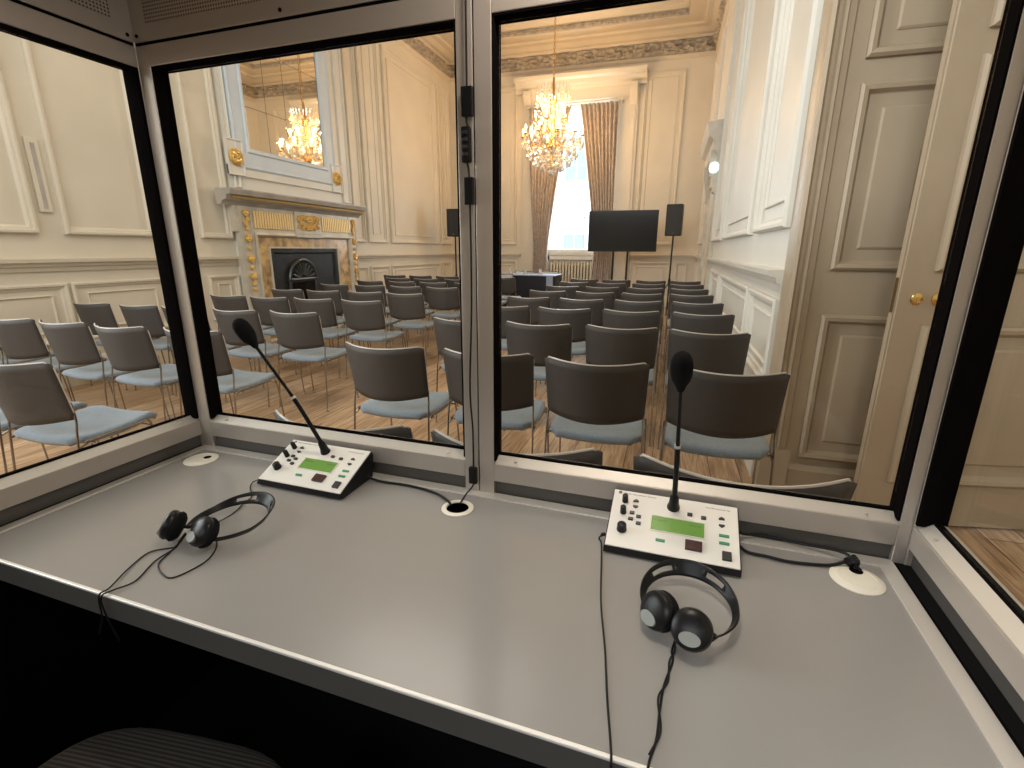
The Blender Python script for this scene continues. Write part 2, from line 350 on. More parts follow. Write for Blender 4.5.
# wall panels: raised mitred mouldings with a flat field
MOULD = [(0, 0), (0, .030), (.010, .048), (.028, .048), (.036, .026), (.054, .022), (.066, .006), (.072, 0)]
DADO = [(0, 0), (0, .024), (.010, .036), (.026, .034), (.034, .016), (.052, .012), (.060, .002), (.061, 0)]
INN = [(0, 0), (0, .014), (.008, .016), (.016, .002), (.017, 0)]
def panels(parent, o, u, n, rects, m, prof=MOULD, inner=.19):
    for (a0, a1, z0, z1) in rects:
        b = MB().frame(o, u, n, a0, a1, z0, z1, prof)
        if inner and (a1-a0) > 3*inner and z1-z0 > 2.4*inner: b.frame(o, u, n, a0+inner, a1-inner, z0+inner*.8, z1-inner*.8, INN)
        q = b.build('panel_moulding', m, parent)
panels(wl, (UL, 0, 0), (0, 1, 0), (1, 0, 0), [(7.92, 8.26, 1.42, 4.95), (8.35, 8.99, 1.42, 4.95), (9.17, 11.37, 1.42, 4.95), (11.53, 12.1, 1.42, 4.95)], M['paint'])
panels(wl, (UL, 0, 0), (0, 1, 0), (1, 0, 0), [(.9, 3.12, 1.42, 4.95), (3.33, 4.22, 1.42, 4.95), (4.78, 5.24, 1.42, 4.95)], M['paint'], MOULD, None)
panels(wl, (UL, 0, 0), (0, 1, 0), (1, 0, 0), [(1.4, 3.25, .42, .98), (3.28, 4.24, .42, .98), (4.79, 5.25, .42, .97), (7.92, 8.26, .42, .98), (8.36, 9.04, .42, .98), (9.13, 11.43, .42, .98), (11.53, 12.1, .42, .98)], M['paint'], DADO, .13)
panels(wr, (UR, 0, 0), (0, 1, 0), (-1, 0, 0), [(3.02, 4.07, 1.42, 4.95), (4.32, 6.33, 1.42, 4.95), (6.68, 7.95, 1.42, 4.95), (10.2, 11.9, 1.42, 4.95)], M['paintw'])
panels(wr, (UR, 0, 0), (0, 1, 0), (-1, 0, 0), [(3.02, 3.97, .54, 1.04), (4.05, 6.25, .54, 1.04), (6.42, 7.65, .54, 1.04), (10.2, 11.9, .54, 1.04)], M['paintw'], DADO, .13)
panels(wf, (0, VF, 0), (1, 0, 0), (0, -1, 0), [(-4.98, -3.72, 1.42, 4.98), (-.82, .02, 1.42, 5.0)], M['paint'], MOULD, .14)
panels(wf, (0, VF, 0), (1, 0, 0), (0, -1, 0), [(-4.98, -3.72, .42, 1.03), (-.88, .02, .42, 1.03), (.14, .40, .42, 1.03)], M['paint'], DADO, .13)
# tall narrow wall plate between two panels
o = tag(MB().cbox(-.05, .05, -.02, .0, -.31, .31, .004).build('wall_plate', M['paint']), 'tall narrow cream vent plate on left wall between two panels', 'wall plate')
o.location = (UL+.002, 3.225, 1.92); o.rotation_euler = (0, 0, R(90))
MB().box(-.016, .016, -.024, -.019, -.28, .27).build('vent_strip', M['stonegrey'], o)

# ---------------------------------------------------------------- far window, surround, curtains, street
fr = MB(); u0, u1, z0, z1 = WIN
fr.box(u0, u0+.07, VF+.08, VF+.16, z0, z1); fr.box(u1-.07, u1, VF+.08, VF+.16, z0, z1); fr.box(u0, u1, VF+.08, VF+.16, z1-.07, z1); fr.box(u0, u1, VF+.06, VF+.18, z0, z0+.09)
mr = z0+(z1-z0)*.5; fr.box(u0+.07, u1-.07, VF+.09, VF+.15, mr-.025, mr+.025)
for k in (1, 2):
    x = u0+(u1-u0)*k/3; fr.box(x-.012, x+.012, VF+.10, VF+.14, z0, z1)
for k in (1, 3): 
    z = z0+(z1-z0)*k/4; fr.box(u0, u1, VF+.10, VF+.14, z-.010, z+.010)
wn = struct(fr, 'window_1', M['paintw'])
g = MB().box(u0+.05, u1-.05, VF+.118, VF+.122, z0+.05, z1-.05).build('window_glass', M['glass'], wn)
MB().box(u0-.06, u1+.06, VF-.10, VF+.08, z0-.05, z0).build('window_sill', M['paintw'], wn)
b = MB()                                            # surround: shouldered architrave, brackets and a moulded head
for sx, ua, ub in ((1, -3.56, -3.22), (-1, -1.40, -.93)):
    b.box(ua, ub, VF-.06, VF, 0, 4.75); b.box(ua+.06, ub-.06, VF-.085, VF-.05, .05, 4.7)
b.box(-3.57, -.92, VF-.066, VF, 4.56, 4.80)
b.extr([(0, 4.78), (.10, 4.78), (.12, 4.84), (.20, 4.87), (.22, 4.95), (.32, 4.98), (.34, 5.05), (0, 5.07)], (-3.72, VF, 0), (-.78, VF, 0), (0, -1, 0))
for ua in (-3.52, -1.12): 
    b.extr([(0, 4.05), (.05, 4.05), (.09, 4.15), (.06, 4.3), (.10, 4.45), (.22, 4.7), (.22, 4.8), (0, 4.8)], (ua, VF, 0), (ua+.16, VF, 0), (0, -1, 0))
struct(b, 'trim_11', M['paint'])
def curtain(side):
    xo, xi = (-3.36, -2.36) if side < 0 else (-1.33, -2.18)
    def fn(i, j):
        z = .12+(4.42-.12)*j
        if z > 1.2: t = (z-1.2)/(4.42-1.2); pin = t**1.25
        else: pin = 0
        if side < 0: inner = -2.86+(-2.37+2.86)*pin; outer = -3.22+(xo+3.22)*min(1, pin*1.5)
        else: inner = -1.74+(xi+1.74)*pin; outer = -1.33
        if z < 1.2: inner += (.02 if side < 0 else -.06)*(1.2-z)
        u = outer+(inner-outer)*i
        dep = .045*(1-.35*(1-pin))
        return Vector((u, VF-.27+dep*math.sin(i*2*PI*9+.7*math.sin(z*1.3))+.015*math.sin(i*37+z*2), z))
    b = MB().grid(fn, 110, 26); return b
for sd, nm in ((-1, 'left'), (1, 'right')):
    t = tag(curtain(sd).build('curtain', M['curtain'], smooth=True), 'long taupe damask curtain on the %s side of the far window' % nm, 'curtain')
    mod(t, 'SOLIDIFY', thickness=.006)
t = tag(MB().tube([(-3.42, VF-.27, 4.44), (-1.24, VF-.27, 4.47)], .016, 10).build('curtain_rail', M['stone'], smooth=True), 'thin pale curtain rail across the head of the far window', 'curtain rail')
for x in (-3.38, -1.28): MB().box(x-.015, x+.015, VF-.27, VF-.05, 4.43, 4.47).build('bracket', M['stone'], t)
# street front opposite
bl = thing('street_building', 'bright white house front seen through the far window', 'building', (-3, 30, 0))
fb = MB().box(-13, 12, 0, 1.2, -6, 9.6); fb.box(-13, 12, -.25, 0, 9.2, 9.6); fb.box(-13, 12, -.15, 0, 4.35, 4.6)
fb.build('facade', M['facade'], bl)
for r_, zb in enumerate((-.6, 5.0)):
    for k in range(5):
        x = -8.0+k*2.75
        wd = MB().frame((0, 0, 0), (1, 0, 0), (0, -1, 0), x-.75, x+.75, zb, zb+2.9, [(0, 0), (0, .12), (.12, .12), (.12, .02)]).build('window', M['facade'], bl)
        gl = MB(); gl.box(x-.62, x+.62, -.03, -.01, zb+.12, zb+2.78); gl.build('pane', M['darkglass'], wd)
        gb = MB(); gb.box(x-.02, x+.02, -.06, -.03, zb+.12, zb+2.78)
        for q in (1, 2): gb.box(x-.62, x+.62, -.06, -.03, zb+q*.95, zb+q*.95+.05)
        gb.build('glazing_bar', M['facade'], wd)
# radiator and its white recess
rd = thing('radiator', 'cream column radiator below the far window', 'radiator', (-2.18, VF-.10, 0))
b = MB()
for k in range(17):
    x = -.60+k*.075; b.cbox(x-.022, x+.022, -.06, .06, .14, 1.02, .012)
b.build('radiator_fins', M['rad'], rd, True)
for z in (.2, .96): MB().tube([(-.64, 0, z), (.64, 0, z)], .022).build('header_pipe', M['rad'], rd, True)
for x in (-.6, .6): MB().box(x-.02, x+.02, -.05, .05, 0, .15).build('foot', M['rad'], rd)
b = MB(); b.box(-.74, -.66, .0, .095, 0, 1.16); b.box(.66, .74, .0, .095, 0, 1.16); b.box(-.74, .74, .0, .095, 1.07, 1.16)
sb_ = b.build('surround', M['paintw'], rd)

# ---------------------------------------------------------------- fireplace
fp = thing('fireplace', 'pale marble fireplace with gilt ornament and black iron grate', 'fireplace', (CBU, 6.16*KB, 1.3*(1-KB))); fp.scale = (1, KB, KB)
# local axes: x out of the breast, y along the wall; the breast face is x = 0
b = MB()
b.extr([(0, 1.80), (.06, 1.80), (.09, 1.84), (.15, 1.855), (.17, 1.90), (.22, 1.91), (.24, 1.96), (.24, 1.975), (0, 1.975)], (0, -1.42, 0), (0, 1.32, 0), (1, 0, 0))
b.build('mantel_shelf', M['stonegrey'], fp)
MB().extr([(.165, 1.87), (.20, 1.875), (.205, 1.89), (.17, 1.898)], (0, -1.36, 0), (0, 1.28, 0), (1, 0, 0)).build('gilt_moulding', M['gold'], fp)
MB().box(0, .06, -1.26, 1.22, 1.50, 1.80).build('frieze', M['stone'], fp)
for ya, yb in ((-.97, -.27), (.33, 1.03)):
    b = MB(); n_ = 16
    for k in range(n_):
        y = ya+(yb-ya)*(k+.5)/n_; b.cbox(.06, .078, y-.014, y+.014, 1.545, 1.755, .006)
    q = b.build('fluted_panel', M['goldp'], fp)
b = MB(); b.cbox(0, .085, -.24, .30, 1.50, 1.80, .006); b.box(.0, .10, -.26, .32, 1.455, 1.50); b.build('centre_tablet', M['stone'], fp)
def blobs(cx, spots, seed=1):
    rnd = random.Random(seed); b = MB()
    for (y, z, r) in spots:
        n_ = 5+int(r*60)
        for k in range(n_):
            a = 2*PI*k/n_; rr = r*.55
            b.lathe([(0, -r*.35), (r*.33, -r*.2), (r*.42, 0), (r*.3, r*.25), (0, r*.38)], 6, Matrix.Translation((cx+r*.15, y+rr*math.cos(a), z+rr*math.sin(a))) @ Matrix.Rotation(rnd.random()*3, 4, 'X'))
        b.lathe([(0, -r*.3), (r*.35, 0), (0, r*.5)], 7, Matrix.Translation((cx+r*.3, y, z)) @ Matrix.Rotation(PI/2, 4, 'Y'))
    return b
b = blobs(.088, [(-.17, 1.70, .05), (-.13, 1.65, .04), (-.07, 1.61, .042), (-.0, 1.585, .045), (.06, 1.585, .045), (.12, 1.61, .042), (.18, 1.65, .04), (.22, 1.70, .05), (.03, 1.70, .065), (-.05, 1.72, .045), (.11, 1.72, .045), (-.12, 1.73, .04), (.17, 1.73, .04), (-.10, 1.58, .035), (.15, 1.58, .035), (.03, 1.64, .035), (-.18, 1.60, .03), (.23, 1.60, .03)], 3)
b.build('gilt_garland', M['gold'], fp, True)
for s, ya, yb in ((0, -1.20, -.99), (1, 1.0, 1.20)):
    b = MB(); b.box(0, .07, ya, yb, .24, 1.80); b.box(0, .10, ya-.02, yb+.02, .07, .24); b.frame((.07, 0, 0), (0, 1, 0), (1, 0, 0), ya+.02, yb-.02, .30, 1.76, [(0, 0), (0, .008), (.012, .008), (.014, 0)])
    b.build('pilaster', M['stone'], fp)
    yc = (ya+yb)/2
    sp = [(yc, 1.72, .05), (yc+.02, 1.65, .04), (yc-.02, 1.60, .04), (yc, 1.54, .035), (yc, 1.42, .06), (yc, 1.30, .03), (yc, 1.18, .06), (yc, 1.07, .035), (yc, .96, .055), (yc, .87, .035), (yc, .80, .03)]
    for q in sp: blobs(.078, [q], 5+s).build('gilt_flower', M['gold'], fp, True)
b = MB(); b.box(0, .045, -.99, -.73, .07, 1.44); b.box(0, .045, .66, .87+.17, .07, 1.44); b.box(0, .045, -.73, .66, 1.30, 1.44); b.build('marble_slip', M['yellow'], fp)
b = MB(); b.frame((.045, 0, 0), (0, 1, 0), (1, 0, 0), -.99, 1.04, .07, 1.50, [(0, 0), (0, .04), (.03, .05), (.05, .02), (.055, 0)]); b.frame((.045, 0, 0), (0, 1, 0), (1, 0, 0), -.755, .685, .07, 1.325, [(0, 0), (0, .02), (.02, .02), (.022, 0)])
b.build('marble_bead', M['stone'], fp)
g = MB()                                              # the iron register grate stands in the opening
g.box(.012, .03, -.73, .66, .07, 1.30); g.frame((.03, 0, 0), (0, 1, 0), (1, 0, 0), -.72, .65, .08, 1.29, [(0, 0), (0, .03), (.04, .03), (.06, .005)])
gi = g.build('iron_grate', M['iron'], fp)
b = MB(); b.tube([(.06, -.16+.27*math.cos(a), .88+.27*math.sin(a)) for a in [PI*k/20 for k in range(21)]], .025, 8); b.tube([(.05, -.46, .88), (.05, .14, .88)], .025, 8)
for k in range(9): 
    a = PI*(k+1)/10; b.tube([(.055, -.16+.06*math.cos(a), .88+.06*math.sin(a)), (.065, -.16+.23*math.cos(a), .88+.23*math.sin(a))], [.010, .024], 6)
b.tube([(.05, -.43, .88), (.05, -.43, .10)], .022, 8); b.tube([(.05, .11, .88), (.05, .11, .10)], .022, 8)
b.build('fan_canopy', mat('iron_highlight', (.06, .07, .08), .35, metal=.7), gi, True)
MB().box(.03, .034, -.40, .08, .10, .84).build('fire_recess', M['rubber'], gi)

# ---------------------------------------------------------------- overmantel mirror
mi = thing('overmantel_mirror', 'tall tiled mirror in pale blue-grey frame above the fireplace', 'mirror', (CBU, 6.02*KB, 1.3+.8*KB)); mi.scale = (1, KB, KB)
mg = MB().box(.018, .024, -.70, .70, .38, 2.95).build('mirror_glass', M['mirror'], mi)
b = MB()
for k in (1, 2, 3): y = -.70+1.40*k/4; b.box(.024, .0255, y-.003, y+.003, .38, 2.95)
for z in (.86, 1.55, 2.24): b.box(.024, .0255, -.70, .70, z-.003, z+.003)
b.build('mirror_joint', M['ink'], mg)
for k in (1, 2, 3):
    for z in (.86, 1.55, 2.24): b = MB().lathe([(.014, 0), (.012, .006), (0, .01)], 8, Matrix.Translation((.025, -.70+1.40*k/4, z)) @ Matrix.Rotation(PI/2, 4, 'Y')); b.build('mirror_stud', M['brass'], mg)
b = MB(); b.frame((0, 0, 0), (0, 1, 0), (1, 0, 0), -.95, .97, .14, 3.12, [(0, 0), (0, .035), (.02, .05), (.05, .035), (.19, .035), (.20, .055), (.225, .055), (.245, .03), (.25, .018)])
b.build('mirror_frame', M['blue'], mi)
b = MB(); b.box(0, .03, -1.07, 1.09, .05, .16)
for y in (-1.07, .85):
    b.cbox(0, .04, y, y+.24, .05, .45, .004); b.frame((.04, 0, 0), (0, 1, 0), (1, 0, 0), y, y+.24, .05, .45, [(0, 0), (0, .012), (.012, .012), (.02, 0)])
b.build('frame_shoulder', M['paintw'], mi)
for y in (-.95, .97):
    b = blobs(.05, [(y, .25, .09), (y, .25, .05)], 9); b.lathe([(.10, 0), (.10, .012), (.085, .02), (.075, .012), (0, .012)], 24, Matrix.Translation((.042, y, .25)) @ Matrix.Rotation(PI/2, 4, 'Y')); b.build('gilt_rosette', M['gold'], mi, True)
# tall flat moulded strips either side of the mirror
b = MB()
for y, yw in ((5.32, .10), (7.56, .22)): b.frame((CBU, 0, 0), (0, 1, 0), (1, 0, 0), y, y+yw, 2.05, 5.1, [(0, 0), (0, .02), (.012, .03), (.03, .01), (.032, 0)])
struct(b, 'trim_12', M['paintw'])

# ---------------------------------------------------------------- door opening on the right, open door, far doorcase
b = MB()
VR = 2.85
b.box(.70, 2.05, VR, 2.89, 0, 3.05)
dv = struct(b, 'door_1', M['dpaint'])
DP = [(0, 0), (0, .018), (.012, .030), (.030, .026), (.042, .004), (.052, -.004), (.060, -.004)]
def doorpanel(par, o, u, n, a0, a1, z0, z1):
    b = MB().frame(o, u, n, a0, a1, z0, z1, DP)
    b.frame(o, u, n, a0+.10, a1-.10, z0+.10, z1-.10, [(0, 0), (0, .004), (.010, .010), (.012, .010), (max(.013, (a1-a0)/2-.101), .010)])
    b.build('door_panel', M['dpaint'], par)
for a0, a1 in ((.76, 1.32), (1.45, 1.98)):
    for z0, z1 in ((.21, .99), (1.21, 2.03), (2.13, 2.92)): doorpanel(dv, (0, VR, 0), (1, 0, 0), (0, -1, 0), a0, a1, z0, z1)
# moulded architrave standing on the arris of the opening
ARC = [(0, 0), (.004, .035), (.020, .045), (.035, .020), (.050, .018), (.058, .034), (.070, .034), (.078, .012), (.105, .010), (.112, .0)]
b = MB(); vs = []
prof = [(t, -h) for t, h in ARC]
b.add([Vector((.585+t, VR-.012+h, z)) for z in (0, 3.1) for t, h in prof]+[Vector((.585, 2.97, 0)), Vector((.585, 2.97, 3.1)), Vector((.70, 2.97, 0)), Vector((.70, 2.97, 3.1))],
      [(i, i+1, len(prof)+i+1, len(prof)+i) for i in range(len(prof)-1)]+[(0, len(prof), 2*len(prof)+1, 2*len(prof))]+[(len(prof)-1, 2*len(prof)-1, 2*len(prof)+3, 2*len(prof)+2)])
b.box(.57, .71, VR-.06, 2.98, 0, .25)
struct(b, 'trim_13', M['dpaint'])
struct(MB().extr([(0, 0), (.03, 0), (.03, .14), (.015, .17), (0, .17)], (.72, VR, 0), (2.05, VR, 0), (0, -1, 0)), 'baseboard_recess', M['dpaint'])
leaf = thing('open_door', 'dark beige panelled door standing open beside booth, brass knob', 'door', (.965, 2.56, 0), R(12))
W_ = .92
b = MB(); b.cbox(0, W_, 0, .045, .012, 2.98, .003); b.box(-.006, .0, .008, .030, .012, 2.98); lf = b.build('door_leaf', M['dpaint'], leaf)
for z0, z1 in ((.235, .985), (1.22, 2.03), (2.12, 2.88)): doorpanel(lf, (0, 0, 0), (1, 0, 0), (0, -1, 0), .12, W_-.12, z0, z1)
b = MB(); X = Matrix.Translation((.075, 0, 1.10)) @ Matrix.Rotation(PI/2, 4, 'X')
b.lathe([(.026, 0), (.026, .004), (.020, .008), (.008, .009), (0, .009)], 20, X); b.box(.071, .079, -.011, -.008, 1.085, 1.108)
b.build('keyhole_plate', M['brass'], leaf, True)
X = Matrix.Translation((.165, 0, 1.10)) @ Matrix.Rotation(PI/2, 4, 'X')
MB().lathe([(.030, 0), (.030, .005), (.014, .012), (.011, .035), (.020, .042), (.029, .055), (.027, .068), (.014, .078), (0, .080)], 24, X).build('door_knob', M['brass'], leaf, True)
MB().box(-.009, -.004, .010, .027, 1.04, 1.19).build('lock_plate', M['bronze'], leaf)
# far doorcase on the right wall
dc = MB()
dc.box(UR-.06, UR, 8.08, 8.30, 0, 2.55); dc.box(UR-.06, UR, 9.65, 9.87, 0, 2.55); dc.box(UR-.05, UR, 8.3, 9.65, 2.3, 2.55)
dc.extr([(0, 2.50), (.07, 2.50), (.08, 2.62), (.13, 2.68), (.15, 2.80), (.21, 2.86), (.24, 2.98), (.25, 3.03), (0, 3.06)], (UR, 8.0, 0), (UR, 9.95, 0), (-1, 0, 0))
for v in (8.1, 9.67): dc.extr([(.06, 2.1), (.09, 2.12), (.10, 2.25), (.16, 2.5), (.16, 2.68), (.06, 2.68)], (UR, v, 0), (UR, v+.18, 0), (-1, 0, 0))
dco = struct(dc, 'door_2', M['stone'])
MB().box(UR-.02, UR-.001, 8.3, 9.65, 0, 2.3).build('door_leaf', M['paintw'], dco)
o = tag(MB().lathe([(.075, 0), (.075, .03), (.06, .045), (0, .05)], 24, Matrix.Rotation(-PI/2, 4, 'Y')).build('wall_lamp', M['signw'], None, True), 'small round pale lamp below the far doorcase cornice', 'lamp')
o.location = (.505, 8.06, 2.44); o.rotation_euler = (0, 0, R(50))

# ---------------------------------------------------------------- chairs
def make_chair():
    t = thing('stacking_chair', 'x', 'chair')
    b = MB()
    def bk(i, j, off=0):
        s = 2*i-1; z = .540+(.82-.540)*j
        w = .233+.004*j-.006*(1-j)
        # rounded corners at top and bottom
        x = s*w
        z += -.012*(1-s*s)*j - .020*(1-s*s)*(1-j)
        cr = max(0, abs(s)-.9)/.1
        if j > .85: z -= cr*cr*.012*(j-.85)/.15
        y = -.092*(1-s*s)+.050*(1-j)+off
        return Vector((x, y, z))
    b.grid(lambda i, j: bk(i, j), 20, 8); o = b.build('backrest', M['back'], t, True, flip=False); mod(o, 'SOLIDIFY', thickness=.011, offset=0)
    b = MB().grid(lambda i, j: bk(.03+.94*i, .05+.9*j, .010), 16, 6); p = b.build('back_pad', M['padlight'], t, True, flip=False); mod(p, 'SOLIDIFY', thickness=.008, offset=0)
    b = MB().tube([bk(0, .1), bk(0, .5), bk(0, .9)]+[bk(k/24, 1)+Vector((0, 0, .001)) for k in range(1, 24)]+[bk(1, .9), bk(1, .5), bk(1, .1)], .0042, 6); b.build('edge_trim', M['edge'], t, True)
    b = MB()
    def st(i, j, dz=0):
        s = 2*i-1; y = .015+.43*j
        w = .215+.018*math.sin(PI*min(1, j*1.1))-.02*max(0, j-.85)/.15*.8-.03*max(0, .15-j)/.15
        z = .455-.014*(1-s*s)*1.0-.014*math.sin(PI*j)+.018*j
        if j > .85: z -= .028*((j-.85)/.15)**2
        if j < .1: z -= .012*((.1-j)/.1)**2
        z -= .010*max(0, abs(s)-.85)/.15
        return Vector((s*w, y, z+dz))
    b.grid(st, 18, 18); o = b.build('seat', M['seat'], t, True, flip=False); mod(o, 'SOLIDIFY', thickness=.032, offset=-1)
    for sx in (-1, 1):
        b = MB().tube(smoothpath([(sx*.226, .042, .62), (sx*.228, .046, .53), (sx*.232, .030, .43), (sx*.240, -.012, .008)], 3), .0055, 8); b.lathe([(.009, 0), (.009, .01), (.006, .014)], 8, Matrix.Translation((sx*.240, -.012, 0)))
        b.build('leg', M['chrome'], t, True)
        b = MB().tube(smoothpath([(sx*.231, .06, .425), (sx*.231, .30, .43), (sx*.231, .375, .41), (sx*.236, .40, .20), (sx*.240, .415, .008)], 4), .0055, 8); b.lathe([(.009, 0), (.009, .01), (.006, .014)], 8, Matrix.Translation((sx*.240, .415, 0)))
        b.build('leg', M['chrome'], t, True)
    MB().tube([(-.232, .37, .40), (.232, .37, .40)], .005, 6).build('cross_bar', M['chrome'], t, True); MB().tube([(-.231, .10, .405), (.231, .10, .405)], .005, 6).build('cross_bar', M['chrome'], t, True)
    for sx in (-1, 1): MB().tube([(sx*.233, .026, .40), (sx*.231, .08, .418)], .005, 6).build('side_rail', M['chrome'], t, True)
    return t
ORD = ['row against the booth glass', 'second row from booth', 'third row from booth', 'fourth row from booth', 'fifth row from booth', 'sixth row from booth', 'seventh row from booth', 'eighth row from booth', 'ninth row from booth']
first = [None]
def place_chair(u, v, label, group, rz=0.0):
    if first[0] is None: t = make_chair(); first[0] = t
    else: t = copy_tree(first[0])
    t.location = (u, v, 0); t.rotation_euler = (0, 0, rz); t['label'] = label; t['category'] = 'chair'; t['group'] = group; return t
rv = [None, 2.22, 3.27, 4.22, 5.08, 5.97, 6.85, 7.75, 8.65]
cols = [.28, -.275, -.835, -1.395]; cn = ['nearest the right wall', 'second from right wall', 'third from right wall', 'on the centre aisle']
J = random.Random(4)
for r in range(1, 9):
    for c in range(4):
        place_chair(cols[c]+J.uniform(-.012, .012), rv[r]+J.uniform(-.02, .02), 'taupe chair, blue seat, right block, %s, %s' % (ORD[r], cn[c]), 'chairs of the right block', R(J.uniform(-1.5, 1.5)))
for c, (u, nm) in enumerate(((.195, 'at right end'), (-.36, 'in the middle'), (-.90, 'at left end'))):
    place_chair(u, 1.165, 'taupe chair close against booth front glass, %s, only its top showing' % nm, 'chairs of the right block')
lv = [1.40, 2.29, 3.20, 4.17, 5.05, 6.00, 6.9, 7.75, 8.6]
lcols = [-2.85, -3.41, -3.97, -4.52, -5.07]; ln = ['at the centre aisle', 'second from the aisle', 'third from the aisle', 'fourth from the aisle', 'by the left wall']
LN = ['first row', 'second row', 'third row', 'fourth row', 'fifth row', 'sixth row', 'seventh row', 'eighth row', 'ninth row']
for r in range(9):
    for c in range(5):
        if r == 0 and c > 1: continue
        if c == 4 and 3 <= r <= 7: continue                 # kept clear before the hearth
        place_chair(lcols[c]+(.09, .045, .02)[min(r, 2)]*(r < 3)+J.uniform(-.015, .015), lv[r]+J.uniform(-.025, .025), 'taupe chair, blue seat, left block, %s from booth, %s' % (LN[r], ln[c]), 'chairs of the left block', R(J.uniform(-1.5, 1.5)))

# ---------------------------------------------------------------- speakers' table, screen, loudspeakers
tb = thing('table', 'long table under navy cloth in front of the far window', 'table', (-3.24, 10.6, 0))
b = MB(); b.box(-1.0, .98, -.35, .35, .03, .765); b.build('table_cloth', M['cloth'], tb)
b = MB(); b.cbox(-1.0, 1.0, -.37, .37, .765, .785, .004); b.box(.80, .94, -.375, -.352, .25, .775); b.build('table_runner', M['clothtop'], tb)
for sx in (-.9, .9):
    for y in (-.3, .3): MB().tube([(sx, y, 0), (sx, y, .1)], .02, 8).build('leg', M['chrome'], tb)
for k, x in enumerate((-3.26, -2.68)): place_chair(x, 11.45, 'chair facing the room behind the navy table, %s of the two' % ('left', 'right')[k], 'chairs behind the table', PI)
place_chair(-3.32, 9.95, 'chair showing its light grey front beside left end of navy table', 'chair turned to the room', PI)
def tumbler(x, y, lab):
    o = MB().lathe([(.0, 0), (.030, 0), (.034, .11), (.031, .11), (.027, .008), (0, .008)], 14).build('drinking_glass', M['crystal'], None, True)
    o.location = (x, y, .785); tag(o, lab, 'glass', 'glasses on the navy table')
tumbler(-3.30, 10.45, 'left drinking glass on the navy table'); tumbler(-2.98, 10.5, 'middle drinking glass on the navy table'); tumbler(-2.62, 10.45, 'right drinking glass on the navy table')
sn = thing('display_screen', 'large black flat screen on a twin-pole floor stand', 'screen', (-1.0, 11.0, 0))
b = MB(); b.cbox(-.715, .715, -.025, .025, 1.27, 2.10, .006); b.build('screen_housing', M['black'], sn)
MB().box(-.70, .70, -.0285, -.0252, 1.29, 2.088).build('screen_panel', M['screen'], sn)
for x in (-.17, .13): MB().tube([(x, .06, .06), (x, .06, 1.7)], .022, 10).build('stand_pole', M['black'], sn, True)
MB().box(-.26, .22, .03, .09, 1.5, 1.6).build('bracket', M['black'], sn)
b = MB(); b.cbox(-.55, .55, -.02, .14, .04, .08, .004); b.box(-.5, -.42, -.32, .45, 0, .05); b.box(.42, .5, -.32, .45, 0, .05); b.build('stand_base', M['black'], sn)
def loud(x, y, lab, lab2, rz):
    st_ = thing('speaker_stand', lab2, 'speaker stand', (x, y, 0), 0, 'speaker stands')
    MB().tube([(0, 0, .10), (0, 0, 1.585)], .017, 10).build('pole', M['black'], st_, True)
    MB().tube([(0, 0, .60), (0, 0, .72)], .028, 10).build('collar', M['black'], st_, True)
    for k in range(3):
        a = 2*PI*k/3+.5; MB().tube([(0, 0, .66), (.42*math.cos(a), .42*math.sin(a), .015)], .012, 8).build('leg', M['black'], st_, True)
    s_ = thing('loudspeaker', lab, 'loudspeaker', (x, y, 1.585), rz, 'loudspeakers')
    MB().cbox(-.155, .155, -.15, .15, 0, .60, .012).build('speaker_cabinet', M['black'], s_)
    MB().cbox(-.14, .14, -.158, -.148, .02, .58, .003).build('grille', M['grille'], s_)
    MB().box(-.018, .018, -.161, -.158, .04, .055).build('badge', M['greyb'], s_)
loud(.03, 10.9, 'black loudspeaker on pole to the right of the screen', 'black tripod stand right of the screen', R(-6))
loud(-4.78, 10.9, 'black loudspeaker seen left of the booth mullion', 'black tripod stand left of the navy table', R(8))

# ---------------------------------------------------------------- chandelier
ch = thing('chandelier', 'crystal chandelier with lit candle bulbs hanging before far window', 'chandelier', (-2.43, 10.45, 1.3*(1-10.45/9.75))); ch.scale = (10.45/9.75,)*3
b = MB()
z = 4.28
while z < 5.66:
    b.tube([(.018*math.cos(a) if int(z*20) % 2 else 0, 0 if int(z*20) % 2 else .018*math.cos(a), z+.03*math.sin(a)) for a in [2*PI*k/8 for k in range(8)]], .006, 5, closed=True); z += .05
b.build('chain', M['brass'], ch, True)
MB().lathe([(0, 5.73), (.10, 5.73), (.09, 5.68), (.02, 5.64), (0, 5.64)], 16).build('ceiling_rose', M['brass'], ch, True)
MB().lathe([(0, 2.78), (.03, 2.80), (.06, 2.88), (.03, 2.98), (.05, 3.05), (.10, 3.15), (.05, 3.25), (.03, 3.4), (.06, 3.55), (.03, 3.7), (.05, 3.85), (.09, 3.95), (.03, 4.05), (.02, 4.28), (0, 4.30)], 14).build('stem', M['brass'], ch, True)
N1 = 12
cand = None; arm0 = None
